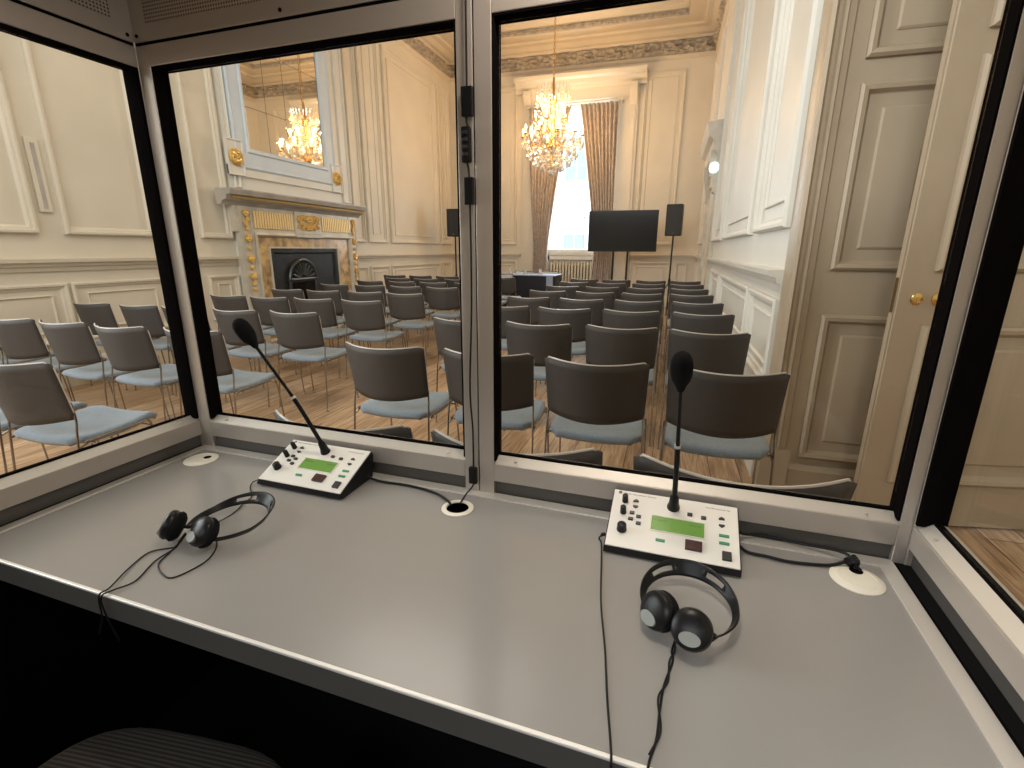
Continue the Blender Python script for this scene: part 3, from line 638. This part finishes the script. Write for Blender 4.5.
def arm_set(r, zb, zt, n, ph):
    for k in range(n):
        a = 2*PI*k/n+ph; ca, sa = math.cos(a), math.sin(a)
        pts = smoothpath([(.05*ca, .05*sa, zb+.02), (.35*r*ca, .35*r*sa, zb-.12), (.8*r*ca, .8*r*sa, zb-.08), (r*ca, r*sa, zb+.03)], 5)
        MB().tube(pts, .009, 6).build('arm', M['brass'], ch, True)
        X = Matrix.Translation((r*ca, r*sa, zb+.03))
        MB().lathe([(.008, 0), (.05, .015), (.055, .022), (.012, .014)], 10, X).build('drip_pan', M['brass'], ch, True)
        cd = MB().lathe([(.011, .01), (.011, zt-zb-.03)], 8, X).build('candle', M['wax'], ch, True)
        MB().lathe([(.006, zt-zb-.03), (.019, zt-zb+.0), (.015, zt-zb+.03), (0, zt-zb+.06)], 8, X).build('bulb', M['flame'], cd, True)
        ld = bpy.data.lights.new('candle_light', 'POINT'); ld.energy = 9; ld.color = (1, .61, .29); ld.shadow_soft_size = .03
        lo = bpy.data.objects.new('candle_light', ld); C.objects.link(lo); lo.parent = ch; lo.location = (r*ca, r*sa, zt+.085)
arm_set(.55, 3.28, 3.40, 10, .1); arm_set(.32, 3.52, 3.64, 6, .4)
pend = MB().lathe([(0, -.055), (.014, -.035), (.017, -.02), (.006, 0), (.004, .004), (.007, .014), (0, .022)], 6).build('crystal_drop', M['crystal'], ch)
pend.location = (.55, 0, 3.2)
cnt = 1
def drops(r, z, n, s, ph=0):
    global cnt
    for k in range(n):
        a = 2*PI*k/n+ph; p = pend.copy(); C.objects.link(p); p.parent = ch; p.location = (r*math.cos(a), r*math.sin(a), z); p.scale = (s, s, s); cnt += 1
drops(.57, 3.22, 20, 1.9); drops(.46, 3.04, 18, 2.0, .1); drops(.34, 2.91, 16, 2.0); drops(.20, 2.82, 10, 2.1, .2); drops(.05, 2.76, 3, 2.2); drops(.30, 4.02, 12, 1.8); drops(.34, 3.44, 14, 1.8)
b = MB(); rnd = random.Random(2)
def bead(p, r): b.lathe([(0, -r), (r, 0), (0, r)], 5, Matrix.Translation(p))
for k in range(26):                                   # bead swags of the basket and crown, upright crystal spikes
    a = 2*PI*k/26; ca, sa = math.cos(a), math.sin(a)
    for q in range(16):
        t_ = q/15; r_ = .27*(1-t_)+.10*t_; bead((r_*ca, r_*sa, 3.95-.50*t_+.05*math.sin(t_*PI)), .012)
    for q in range(14):
        t_ = q/13; r_ = .50*(1-t_)+.06*t_; bead((r_*ca, r_*sa, 3.22-.42*t_**.8), .016)
    for q in range(9):
        t_ = q/8; a2 = a+2*PI/26*t_; bead((.53*math.cos(a2), .53*math.sin(a2), 3.25-.07*math.sin(PI*t_)), .011)
    b.lathe([(0, 0), (.012, .02), (.008, .14), (0, .2)], 5, Matrix.Translation((.27*ca, .27*sa, 3.98)) @ Matrix.Rotation(.18, 4, Vector((-sa, ca, 0))))
    b.lathe([(0, 0), (.012, .02), (.006, .10), (0, .16)], 5, Matrix.Translation((.42*ca, .42*sa, 3.36)))
    for q in range(7): bead((rnd.uniform(.1, .4)*ca, rnd.uniform(.1, .4)*sa, rnd.uniform(2.95, 3.95)), .021)
q = b.build('crystal_beads', M['crystal'], ch); q['kind'] = 'stuff'

# ---------------------------------------------------------------- the booth
bo = bthing('interpreter_booth', 'grey aluminium interpreter booth with glass front and sides', 'booth')
X0, X1, Y1, YB_ = -1.29, .42, .98, -.75
XS = .437
ZD, ZT = .74, 1.765
def profile_window(name, o, u, n, a0, a1, sl, sr, zl=.775, zh=1.765, low=True):
    """one framed pane. o origin on inner face plane, u along, n = outward (away from the sitter); sl/sr stile widths"""
    o, u, n = Vector(o), Vector(u), Vector(n); up = Vector((0, 0, 1))
    def bx(b, A0, A1, N0, N1, Z0, Z1, bev=.0015):
        mtx = Matrix((( u.x, n.x, 0, o.x), (u.y, n.y, 0, o.y), (0, 0, 1, 0), (0, 0, 0, 1)))
        b.cbox(A0, A1, N0, N1, Z0, Z1, bev, mtx)
    f = MB()
    bx(f, a0, a0+sl, 0, .045, zl-.035, zh)
    if sr: bx(f, a1-sr, a1, 0, .045, zl-.035, zh)
    bx(f, a0+sl, a1-sr, 0, .045, zh-.045, zh)
    bx(f, a0+sl, a1-sr, 0, .045, zl, zl+.044)
    # sloping sill up to the glass
    q0, q1 = a0+sl, a1-sr
    pr = [(.003, zl+.043), (.024, zl+.058), (.045, zl+.058), (.045, zl+.03), (.003, zl+.03)]
    fo = f.build(name, M['alu'], bo)
    MB().add([o+u*q+n*a+up*z for q in (q0, q1) for a, z in pr], [(i, (i+1) % 5, 5+(i+1) % 5, 5+i) for i in range(5)]).build('sill', M['sill'], fo)
    gk = MB()
    bx(gk, q0, q0+.004, .002, .043, zl+.050, zh-.045, .0005); bx(gk, q1-(.004 if sr else .008), q1, .001, .045, zl+.050, zh-.045, .0005); bx(gk, q0, q1, .002, .043, zh-.049, zh-.045, .0005)
    bx(gk, q0, q1, .024, .036, zl+.056, zl+.062, .0005)
    gk.build('gasket', M['rubber'], fo)
    kp = MB(); bx(kp, q0, q1, .010, .03, zl-.035, zl-.0005, .0005); kp.build('recess_strip', M['fascia'], fo)
    pn = MB(); mtx = Matrix((( u.x, n.x, 0, o.x), (u.y, n.y, 0, o.y), (0, 0, 1, 0), (0, 0, 0, 1)))
    pn.box(q0+.006, q1-.006, .0260, .0300, zl+.05, zh-.05, mtx); pn.build('glass_pane', M['glass'], fo)
    for a in (q0+.05, q1-.05):                    # screw heads on the sill
        sc_ = MB().lathe([(.004, 0), (.004, .0015), (0, .002)], 10, Matrix.Translation(o+u*a+n*.012+up*(zl+.051))); sc_.build('screw', M['alu2'], fo)
    return fo
profile_window('front_window_frame', (0, Y1, 0), (1, 0, 0), (0, 1, 0), X0, -.4155, .038, .034)
profile_window('front_window_frame', (0, Y1, 0), (1, 0, 0), (0, 1, 0), -.4125, .437, .036, .021)
MB().box(-.4155, -.4125, Y1+.004, Y1+.04, .74, 1.765).build('mullion_seal', M['rubber'], bo)
profile_window('side_window_frame', (X0, 0, 0), (0, 1, 0), (-1, 0, 0), -.70, Y1-.001, .034, 0)
profile_window('side_window_frame', (XS, 0, 0), (0, 1, 0), (1, 0, 0), -.70, Y1-.001, .034, 0)
MB().cbox(X0-.045, X0, Y1-.001, Y1+.045, 0, 2.06, .002).build('corner_post', M['alu'], bo); MB().cbox(.437, .482, Y1-.001, Y1+.045, 0, 2.06, .002).build('corner_post', M['alu'], bo)
# upper panels with perforated fields; slim dark joint below them
def upper(o, u, n, a0, a1):
    o, u, n = Vector(o), Vector(u), Vector(n); mtx = Matrix((( u.x, n.x, 0, o.x), (u.y, n.y, 0, o.y), (0, 0, 1, 0), (0, 0, 0, 1)))
    p = MB().cbox(a0, a1, 0, .045, 1.772, 2.06, .001, mtx).build('upper_panel', M['alu'], bo)
    MB().box(a0+.045, a1-.045, -.001, .002, 1.808, 2.03, mtx).build('perforated_field', M['perf'], p)
    MB().box(a0, a1, .003, .04, 1.765, 1.772, mtx).build('joint', M['rubber'], p)
    for a in (a0+.012, (a0+a1)/2, a1-.012): MB().lathe([(.004, 0), (.004, .002), (0, .002)], 10, mtx @ Matrix.Translation((a, 0, 1.785)) @ Matrix.Rotation(PI/2, 4, 'X')).build('screw', M['rubber'], p)
upper((0, Y1, 0), (1, 0, 0), (0, 1, 0), X0, -.414); upper((0, Y1, 0), (1, 0, 0), (0, 1, 0), -.414, X1)
upper((X0, 0, 0), (0, 1, 0), (-1, 0, 0), -.70, Y1-.002); upper((XS, 0, 0), (0, 1, 0), (1, 0, 0), -.70, Y1-.002)
for nm, bb in (('lower_panel', (X0-.045, X1+.045, Y1+.005, Y1+.045, 0, .74)), ('lower_panel', (X0-.045, X0-.005, -.70, Y1, 0, .74)), ('lower_panel', (X1+.005, X1+.045, -.70, Y1, 0, .74)),
               ('roof_panel', (X0-.045, X1+.045, -.75, Y1+.045, 2.06, 2.11)), ('booth_floor', (X0, X1, -.70, Y1, .002, .02)),
               ('rear_wall', (X0-.045, X1+.045, -.75, -.70, 0, 1.10)), ('rear_wall', (X0-.045, -.75, -.75, -.70, 1.10, 2.06)), ('rear_wall', (-.75, X1+.045, -.75, -.70, 1.98, 2.06))):  # the opening above the low rear wall is assumed, letting light in
    MB().box(*bb).build(nm, M['carpet_shade'] if nm in ('booth_floor', 'lower_panel') else M['panel'], bo)
# small unseen lamp, assumed under the booth roof, above the sitter's view
lp = bthing('assumed_booth_lamp', 'assumed flat lamp under the booth roof above the desk', 'lamp', (-.12, .78, 2.028))
MB().cbox(-.13, .13, -.05, .05, 0, .03, .006).build('lamp_housing', M['alu'], lp)
MB().box(-.12, .12, -.042, .042, -.004, .0).build('lamp_diffuser', mat('lamp_diffuser', (.9, .85, .8), .4, emit=(1, .88, .74), estr=4), lp)
ld = bpy.data.lights.new('assumed_booth_light', 'AREA'); ld.shape = 'RECTANGLE'; ld.size = .24; ld.size_y = .08; ld.energy = 4.2; ld.color = (1, .87, .74)
lo = bpy.data.objects.new('assumed_booth_light', ld); C.objects.link(lo); lo.parent = lp; lo.location = (0, 0, -.008)
# the worktop
dk = bthing('desk', 'grey laminate worktop running the full width of the booth', 'desk', (-.435, .70, 0))
ox, oy = .435, -.70
b = MB().box(X0+ox+.001, X1+ox-.001, .443+oy, Y1+oy+.004, .700, .7395); b.build('worktop', M['desk'], dk)
tr = MB(); tr.cbox(X0+ox+.001, X1+ox-.001, Y1+oy-.022, Y1+oy+.006, .7385, .7425, .0008); tr.cbox(X0+ox+.001, X0+ox+.026, .445+oy, Y1+oy-.022, .7385, .7425, .0008); tr.cbox(X1+ox-.028, X1+ox-.001, .445+oy, Y1+oy-.022, .7385, .7425, .0008)
tr.build('edge_strip', M['alu2'], dk)
MB().cbox(X0+ox+.001, X1+ox-.001, .438+oy, .4445+oy, .7365, .7415, .0015).build('front_lip', M['lip'], dk)
MB().box(X0+ox+.001, X1+ox-.001, .440+oy, .4445+oy, .694, .7365).build('front_fascia', M['fascia'], dk)
for x in (X0+.03, X1-.06): MB().box(x+ox, x+ox+.03, .90+oy, .93+oy, .02, .70).build('leg', M['carpet_shade'], dk)
def grommet(x, y, kind):
    X = Matrix.Translation((x+ox, y+oy, .7395))
    if kind == 'open':
        g = MB().lathe([(.036, .0), (.036, .0016), (.032, .0034), (.026, .0034), (.025, .001), (.0245, .0002)], 40, X).build('grommet_ring', M['cap'], dk, True)
        MB().lathe([(.0255, .0006), (.0001, .0006)], 32, X).build('grommet_hole', M['rubber'], g)
    else:
        g = MB().lathe([(.042, .0), (.042, .0018), (.037, .0042), (.030, .005), (0, .005)], 40, X).build('grommet_cap', M['cap'], dk, True)
        hx, hy, hr = ((.012, .010, .010) if kind == 'left' else (.004, .022, .011))
        MB().lathe([(hr, .0048), (hr*.98, .0056), (.0001, .0056)], 20, Matrix.Translation((x+ox+hx, y+oy+hy, .7395))).build('grommet_hole', M['rubber'], g)
        MB().tube([X @ Vector((.030*math.cos(q), .030*math.sin(q), .005)) for q in [2*PI*k/36 for k in range(36)]], .0008, 6, closed=True).build('cap_rim', M['cap'], g)
grommet(-1.207, .901, 'left'); grommet(-.431, .894, 'open'); grommet(.340, .900, 'right')

# ---------------------------------------------------------------- interpreter consoles
def console(x, y, lab, micpts):
    t = bthing('interpreter_console', lab, 'interpreter console', (x, y, .7395), 0, 'interpreter consoles')
    W, D, zf, zb = .243, .130, .014, .068      # wedge body: width, depth, front and back heights
    b = MB(); sl = math.atan2(zb-zf, D)
    pr = [(-.004, .004), (0, zf), (D, zb), (D+.004, zb-.01), (D-.004, .002), (.01, .0)]
    b.add([Vector((xx, yy, zz)) for xx in (-W/2, W/2) for yy, zz in pr], [(i, (i+1) % 6, 6+(i+1) % 6, 6+i) for i in range(6)]+[tuple(range(6)), tuple(reversed(range(6, 12)))])
    b.build('console_body', M['black'], t)
    F = Matrix.Translation((0, 0, zf)) @ Matrix.Rotation(sl, 4, 'X'); L = math.hypot(D, zb-zf)   # face axes: x across, y up the slope, z out
    MB().cbox(-W/2+.002, W/2-.002, .001, L-.001, 0, .003, .0008, F).build('console_face', M['white'], t)
    def P(fx, fy): return (-W/2+fx*W, fy*L)
    def place(o): return o
    for fx, fy, r_, h in ((.110, .80, .0062, .020), (.108, .59, .0062, .020), (.118, .30, .0095, .017)):   # three knobs on the left
        px, py = P(fx, fy); k = MB().lathe([(r_*1.05, .003), (r_, .004), (r_*.92, h), (r_*.7, h+.0015), (0, h+.0015)], 18, F @ Matrix.Translation((px, py, 0))).build('knob', M['black'], t, True)
    lx0, ly0 = P(.340, .375); lx1, ly1 = P(.742, .615)
    lc = MB().box(lx0, lx1, ly0, ly1, .0028, .0036, F).build('lcd_display', M['lcd'], t)
    MB().frame(F @ Vector((0, 0, .003)), (1, 0, 0), (F.to_3x3() @ Vector((0, 0, 1))), lx0-.002, lx1+.002, ly0-.002, ly1+.002, [(0, 0), (0, .0015), (.0018, .0015), (.0022, .0004)], F.to_3x3() @ Vector((0, 1, 0))).build('display_bezel', M['cap'], lc)
    rot = (sl, 0, 0)
    def tx(s, fx, fy, size, al='LEFT', m=M['ink'], par=t, nm='printed_text', h=.0031):
        px, py = P(fx, fy); p = F @ Vector((px, py, h)); return text(nm, s, size, p, rot, m, par, al)
    tx('Danish Interpretation Systems', .095, .93, .0052); tx('IS 6132P Interpreter Set', .935, .90, .0045, 'RIGHT')
    tx('Outgoing', .355, .54, .0065, m=M['lcdtxt'], par=lc, nm='lcd_text', h=.0037); tx('Channel', .63, .54, .0065, m=M['lcdtxt'], par=lc, nm='lcd_text', h=.0037)
    px, py = P(.06, .945); MB().lathe([(.0036, .0030), (.0036, .0034), (.0024, .0034), (.0024, .0030)], 18, F @ Matrix.Translation((px, py, 0))).build('emblem', M['ink'], t)
    def key(fx, fy, w, d, m, h=.0055, nm='button'):
        px, py = P(fx, fy); MB().cbox(px-w/2, px+w/2, py-d/2, py+d/2, .0025, h, .0007, F).build(nm, m, t)
    def arrow(fx, fy, s):
        px, py = P(fx, fy); w = .0052; pts = [(-w, -s*.002), (w, -s*.002), (w, s*.0005), (0, s*.0042), (-w, s*.0005)]
        b = MB(); b.add([F @ Vector((px+a, py+c, hh)) for hh in (.0028, .0058) for a, c in pts], [tuple(range(5)), tuple(range(5, 10))]+[(i, (i+1) % 5, 5+(i+1) % 5, 5+i) for i in range(5)]); b.build('arrow_button', M['key'], t)
    arrow(.20, .82, 1); arrow(.20, .72, -1); arrow(.87, .745, 1); arrow(.87, .63, -1)
    for fx, fy in ((.18, .60), (.235, .55), (.175, .49), (.24, .435)): key(fx, fy, .0095, .0065, M['key'], .0065)
    key(.63, .73, .0095, .007, M['key'], .0065); key(.735, .71, .0095, .007, M['key'], .0065)
    key(.42, .22, .017, .0055, M['greenkey']); key(.885, .47, .018, .0055, M['greenkey']); key(.885, .35, .018, .0055, M['greenkey'])
    key(.665, .225, .030, .021, M['redkey'], .0075); key(.90, .155, .016, .018, M['key'], .0075)
    # gooseneck microphone
    G = MB().lathe([(.0125, .003), (.0125, .006), (.0105, .012), (.0095, .020), (.0085, .034), (.006, .040)], 20, F @ Matrix.Translation((*P(.50, .82), 0)))
    G.build('microphone_socket', M['black'], t, True)
    p0 = F @ Vector((*P(.50, .82), .036)); tip = Vector(micpts)-Vector((x, y, .7395)); d = (tip-p0)
    p1 = p0+d*.35+Vector((0, 0, .012)); p2 = p0+d*.75+Vector((0, 0, .006))
    path = smoothpath([p0, p1, p2, tip], 8)
    MB().tube(path, [.0052 if i < 10 else .0038 for i in range(len(path))], 12).build('gooseneck', M['black'], t, True)
    ax = (tip-p2).normalized(); Q = Matrix.Translation(p0+d*.40+Vector((0, 0, .0125))) @ ax.to_track_quat('Z', 'Y').to_matrix().to_4x4()
    MB().lathe([(.0058, 0), (.0058, .006)], 14, Q).build('gooseneck_ring', M['alu2'], t, True)
    Q = Matrix.Translation(tip) @ ax.to_track_quat('Z', 'Y').to_matrix().to_4x4()
    MB().lathe([(.006, -.022), (.009, -.012), (.0155, .0), (.0182, .012), (.0188, .026), (.0176, .038), (.013, .048), (.006, .053), (0, .054)], 24, Q).build('foam_windshield', M['blackmat'], t, True)
    return t
console(.0245, .838, 'right-hand interpreter console with upright gooseneck microphone and lit display', (.014, .862, 1.086))
console(-.8215, .838, 'left-hand interpreter console with gooseneck microphone leaning to the left', (-.930, .862, 1.098))

# ---------------------------------------------------------------- headphones
def headphones(x, y, rz, lab, ca, cb):
    t = bthing('headphones', lab, 'headphones', (x, y, .7395), rz, 'headphones')
    # local: band opens towards -y; lies on the desk, raised a little
    N = 44; rx, ry = .070, .077; a0, a1 = R(-62), R(232)
    def arc(i):
        a = a0+(a1-a0)*i
        return Vector((rx*math.cos(a), .0+ry*math.sin(a), 0)), a
    b = MB()
    def bf(i, j):
        p, a = arc(i); w = .0105+.0120*max(0, math.sin(a))**1.2   # strip is wider over the crown
        lean = .75
        zc = .020+.010*max(0, math.sin(a))
        z = zc+(j-.5)*w; out = (j-.5)*w*lean
        return Vector((p.x+out*math.cos(a), p.y+out*math.sin(a), z))
    # solid faces except two slots
    nu, nv = N, 6; vs = [bf(i/nu, j/nv) for j in range(nv+1) for i in range(nu+1)]; fs = []
    for j in range(nv):
        for i in range(nu):
            am = math.degrees(a0+(a1-a0)*(i+.5)/nu)
            if j in (2, 3) and (38 < am < 66 or 114 < am < 142): continue
            fs.append((j*(nu+1)+i, j*(nu+1)+i+1, (j+1)*(nu+1)+i+1, (j+1)*(nu+1)+i))
    b.add(vs, fs); o = b.build('headband', M['black'], t, True, flip=False); mod(o, 'SOLIDIFY', thickness=.0026, offset=0)
    for nm, (cx, cy), ang, tilt in (('a', ca, R(44), R(26)), ('b', cb, R(112), R(40))):
        # ear cup: axis points away from the ear cushion, tipped up
        ax = Vector((-math.cos(ang)*math.cos(tilt) if nm == 'a' else math.cos(R(-98))*math.cos(tilt), -math.sin(ang)*math.cos(tilt) if nm == 'a' else math.sin(R(-98))*math.cos(tilt), math.sin(tilt)))
        Q = Matrix.Translation((cx, cy, .0335)) @ ax.to_track_quat('Z', 'Y').to_matrix().to_4x4() @ Matrix.Scale(1.17, 4)
        e = MB().lathe([(0, -.004), (.018, -.004), (.0235, -.001), (.025, .003), (.0238, .008), (.022, .0105), (.013, .0135), (.004, .0145), (0, .0145)], 32, Q).build('ear_cup', M['black'], t, True)
        MB().lathe([(0, -.016), (.017, -.0155), (.0235, -.011), (.0255, -.006), (.023, -.001), (0, -.001)], 32, Q).build('ear_cushion', M['blackmat'], e, True)
        dn = (Vector((0, 0, -1))-ax*Vector((0, 0, -1)).dot(ax)).normalized(); sd = ax.cross(dn)
        B = Matrix.Translation(Vector((cx, cy, .0335))+ax*.0155+dn*.014)
        b = MB(); ring = []; n_ = 20
        vs = [B @ (sd*(.0150*math.cos(2*PI*k/n_))+dn*(.0095*math.sin(2*PI*k/n_))+ax*hh) for hh in (-.005, .0022) for k in range(n_)]
        b.add(vs, [tuple(range(n_)), tuple(range(n_, 2*n_))]+[(k, (k+1) % n_, n_+(k+1) % n_, n_+k) for k in range(n_)]); b.build('badge', M['greyb'], e)
    # yokes joining the band ends to the cups
    pL, _ = arc(1); pR, _ = arc(0)
    MB().tube(smoothpath([pL+Vector((-.001, .006, .020)), pL+Vector((.0, -.004, .022)), Vector((ca[0]-.012, ca[1]-.004, .034))], 4), .0042, 8).build('yoke', M['black'], t, True)
    MB().tube(smoothpath([pR+Vector((.004, .006, .020)), pR+Vector((-.004, -.004, .020)), Vector((cb[0]+.016, cb[1]-.014, .028))], 4), .0048, 8).build('yoke', M['black'], t, True)
    return t
headphones(.055, .716, R(0), 'black headphones lying on the desk in front of right-hand console', (-.043, -.052), (.003, -.076))
headphones(-.838, .668, R(-13), 'black headphones lying on the desk at the left', (-.052, -.086), (.024, -.066))

# ---------------------------------------------------------------- cables
def cable(pts, r, name, lab, group=None, n=8):
    P = [RB @ Vector(p) for p in pts]; o0 = P[0].copy()
    o = MB().tube(smoothpath([p-o0 for p in P], n), r, 8).build(name, M['cable'], None, True); o.location = o0
    return tag(o, lab, 'cable')
ZK = .7418
c = cable([(-.104, .874, .754), (-.110, .866, .748), (-.102, .85, ZK), (-.080, .70, ZK), (-.058, .596, ZK), (-.043, .515, ZK), (-.030, .452, .7435), (-.027, .432, .7435), (-.026, .431, .70), (-.026, .432, .55)], .0016, 'cable', 'thin black cable from right-hand console down over desk edge')
MB().tube([(.004, .002, 0), (-.001, -.001, 0), (-.003, -.004, -.002)], [.0038, .0038, .0022], 10).build('plug', M['black'], c, True)
c = cable([(.040, .668, .748), (.040, .655, .744), (.034, .624, ZK), (.036, .606, ZK), (.026, .562, ZK), (.022, .522, ZK), (.020, .480, ZK), (.014, .45, .7438), (.012, .432, .7435), (.010, .431, .70), (.008, .433, .55)], .0016, 'headphone_cable', 'thin black lead running from right headphones over desk edge')
c = cable([(.037, .655, .744), (.038, .624, .7445), (.031, .600, .7445), (.030, .565, .7445), (.019, .535, .7445), (.024, .490, .7445), (.013, .455, .745)], .0014, 'headphone_cable', 'second strand of the twisted lead of right headphones')
cable([(.145, .955, .775), (.159, .967, .755), (.20, .985, .748), (.267, .975, .750), (.32, .962, .756), (.338, .945, .757), (.344, .925, .746)], .0030, 'cable', 'upper black cable from right-hand console to the right grommet')
cable([(.146, .935, .750), (.165, .922, .7435), (.200, .918, .7435), (.238, .914, .7435), (.30, .925, .7435), (.335, .934, .752), (.352, .922, .746)], .0030, 'cable', 'lower black cable from right-hand console to the right grommet')
kn = MB()
for k in range(3): kn.tube([(.0085*math.cos(a), .0045*(k-1)+.002*math.sin(2*a), .0085*math.sin(a)) for a in [2*PI*q/16 for q in range(16)]], .0034, 7, closed=True)
kn.lathe([(0, -.009), (.006, -.005), (.007, 0), (.006, .005), (0, .009)], 12, Matrix.Rotation(PI/2, 4, 'X'))
ko = tag(kn.build('cable_knot', M['cable'], None, True), 'knotted black cable tie on the right grommet cap', 'cable tie'); ko.location = RB @ Vector((.340, .934, .7545)); ko.rotation_euler = (.3, .2, BA+.5)
cable([(-.699, .94, .752), (-.66, .945, .7435), (-.584, .948, .7435), (-.51, .936, .7435), (-.462, .908, .7455), (-.448, .896, .7425)], .0030, 'cable', 'thick black cable from left-hand console into the middle grommet')
ZL = .7418
cable([(-.950, .842, .748), (-.957, .834, .744), (-.945, .815, ZL), (-.906, .782, ZL), (-.897, .75, ZL), (-.885, .718, ZL), (-.882, .690, ZL), (-.885, .640, ZL)], .0013, 'headphone_cable', 'thin lead from left-hand console passing under left headphones')
cable([(-.900, .612, .748), (-.89, .590, .744), (-.883, .576, ZL), (-.913, .548, ZL), (-.899, .499, ZL), (-.873, .452, .7438), (-.868, .432, .7435), (-.872, .431, .70), (-.895, .433, .66)], .0014, 'headphone_cable', 'outer thin lead of left headphones hanging over desk edge')
cable([(-.895, .610, .748), (-.885, .587, .744), (-.880, .573, ZL), (-.876, .531, ZL), (-.853, .480, ZL), (-.861, .450, .7438), (-.862, .432, .7435), (-.860, .431, .71), (-.845, .433, .66)], .0014, 'headphone_cable', 'inner thin lead of left headphones hanging over desk edge')
cable([(-.888, .595, .745), (-.878, .564, ZL), (-.861, .527, ZL), (-.826, .509, ZL), (-.798, .510, ZL), (-.787, .559, ZL), (-.800, .594, .744), (-.820, .615, .750)], .0014, 'headphone_cable', 'small loop of thin lead in front of left headphones')
# cable with inline controller taped up the mullion
mc = bthing('microphone_control_cable', 'black cable with inline controller running down the booth mullion', 'cable', (-.4265, .972, 0))
MB().tube(smoothpath([(.003, 0, 1.99), (.003, 0, 1.75), (.002, 0, 1.60), (.000, 0, 1.545), (.002, .0, 1.53), (.0, 0, 1.47), (.004, 0, 1.43), (.0045, 0, 1.2), (-.003, 0, 1.0), (.002, 0, .90), (.002, 0, .80), (.003, -.004, .765), (-.004, -.03, .752), (-.004, -.066, .745)], 8), .0021, 8).build('lead', M['cable'], mc, True)
def strap(z0, z1, x0, x1, nm='tape_patch'): MB().cbox(x0, x1, -.005, .006, z0, z1, .0015).build(nm, M['black'], mc)
strap(1.550, 1.602, -.009, .014); strap(1.388, 1.440, -.006, .013); strap(.765, .806, -.009, .010)
MB().cbox(-.009, .010, -.010, .005, 1.466, 1.532, .004).build('inline_controller', M['black'], mc, True)
for k in range(4): MB().cbox(-.006, .006, -.0115, -.009, 1.478+k*.013, 1.484+k*.013, .001).build('control_button', M['key'], mc)

# ---------------------------------------------------------------- chair tucked under the desk, inside the booth
bc = bthing('booth_chair', 'dark ribbed-fabric chair tucked under the desk inside booth', 'chair', (-.70, .235, 0), R(8))
b = MB()
def se(a, z, r): 
    c_, s_ = math.cos(a), math.sin(a); e = .55
    return Vector((.24*r*abs(c_)**e*(1 if c_ > 0 else -1), .23*r*abs(s_)**e*(1 if s_ > 0 else -1), z))
n_ = 40; rings = [(.425, .90), (.43, .97), (.445, 1.0), (.465, .985), (.475, .93), (.478, .6), (.475, .3), (.474, .01)]
b.add([se(2*PI*k/n_, z, r) for z, r in rings for k in range(n_)], [(i*n_+k, i*n_+(k+1) % n_, (i+1)*n_+(k+1) % n_, (i+1)*n_+k) for i in range(len(rings)-1) for k in range(n_)]+[tuple(range(n_))])
b.build('seat', M['seatdark'], bc, True)
b = MB().grid(lambda i, j: Vector(((2*i-1)*.21, -.24-.03*(1-(2*i-1)**2)-.05*j, .56+.34*j)), 12, 8); o = b.build('backrest', M['seatdark'], bc, True); mod(o, 'SOLIDIFY', thickness=.03)
for sx in (-1, 1):
    for sy in (-1, 1): MB().tube([(sx*.2, sy*.19, .43), (sx*.23, sy*.22, .02)], .011, 8).build('leg', M['black'], bc, True)
    MB().tube([(sx*.19, -.2, .43), (sx*.19, -.26, .70)], .011, 8).build('back_upright', M['black'], bc, True)
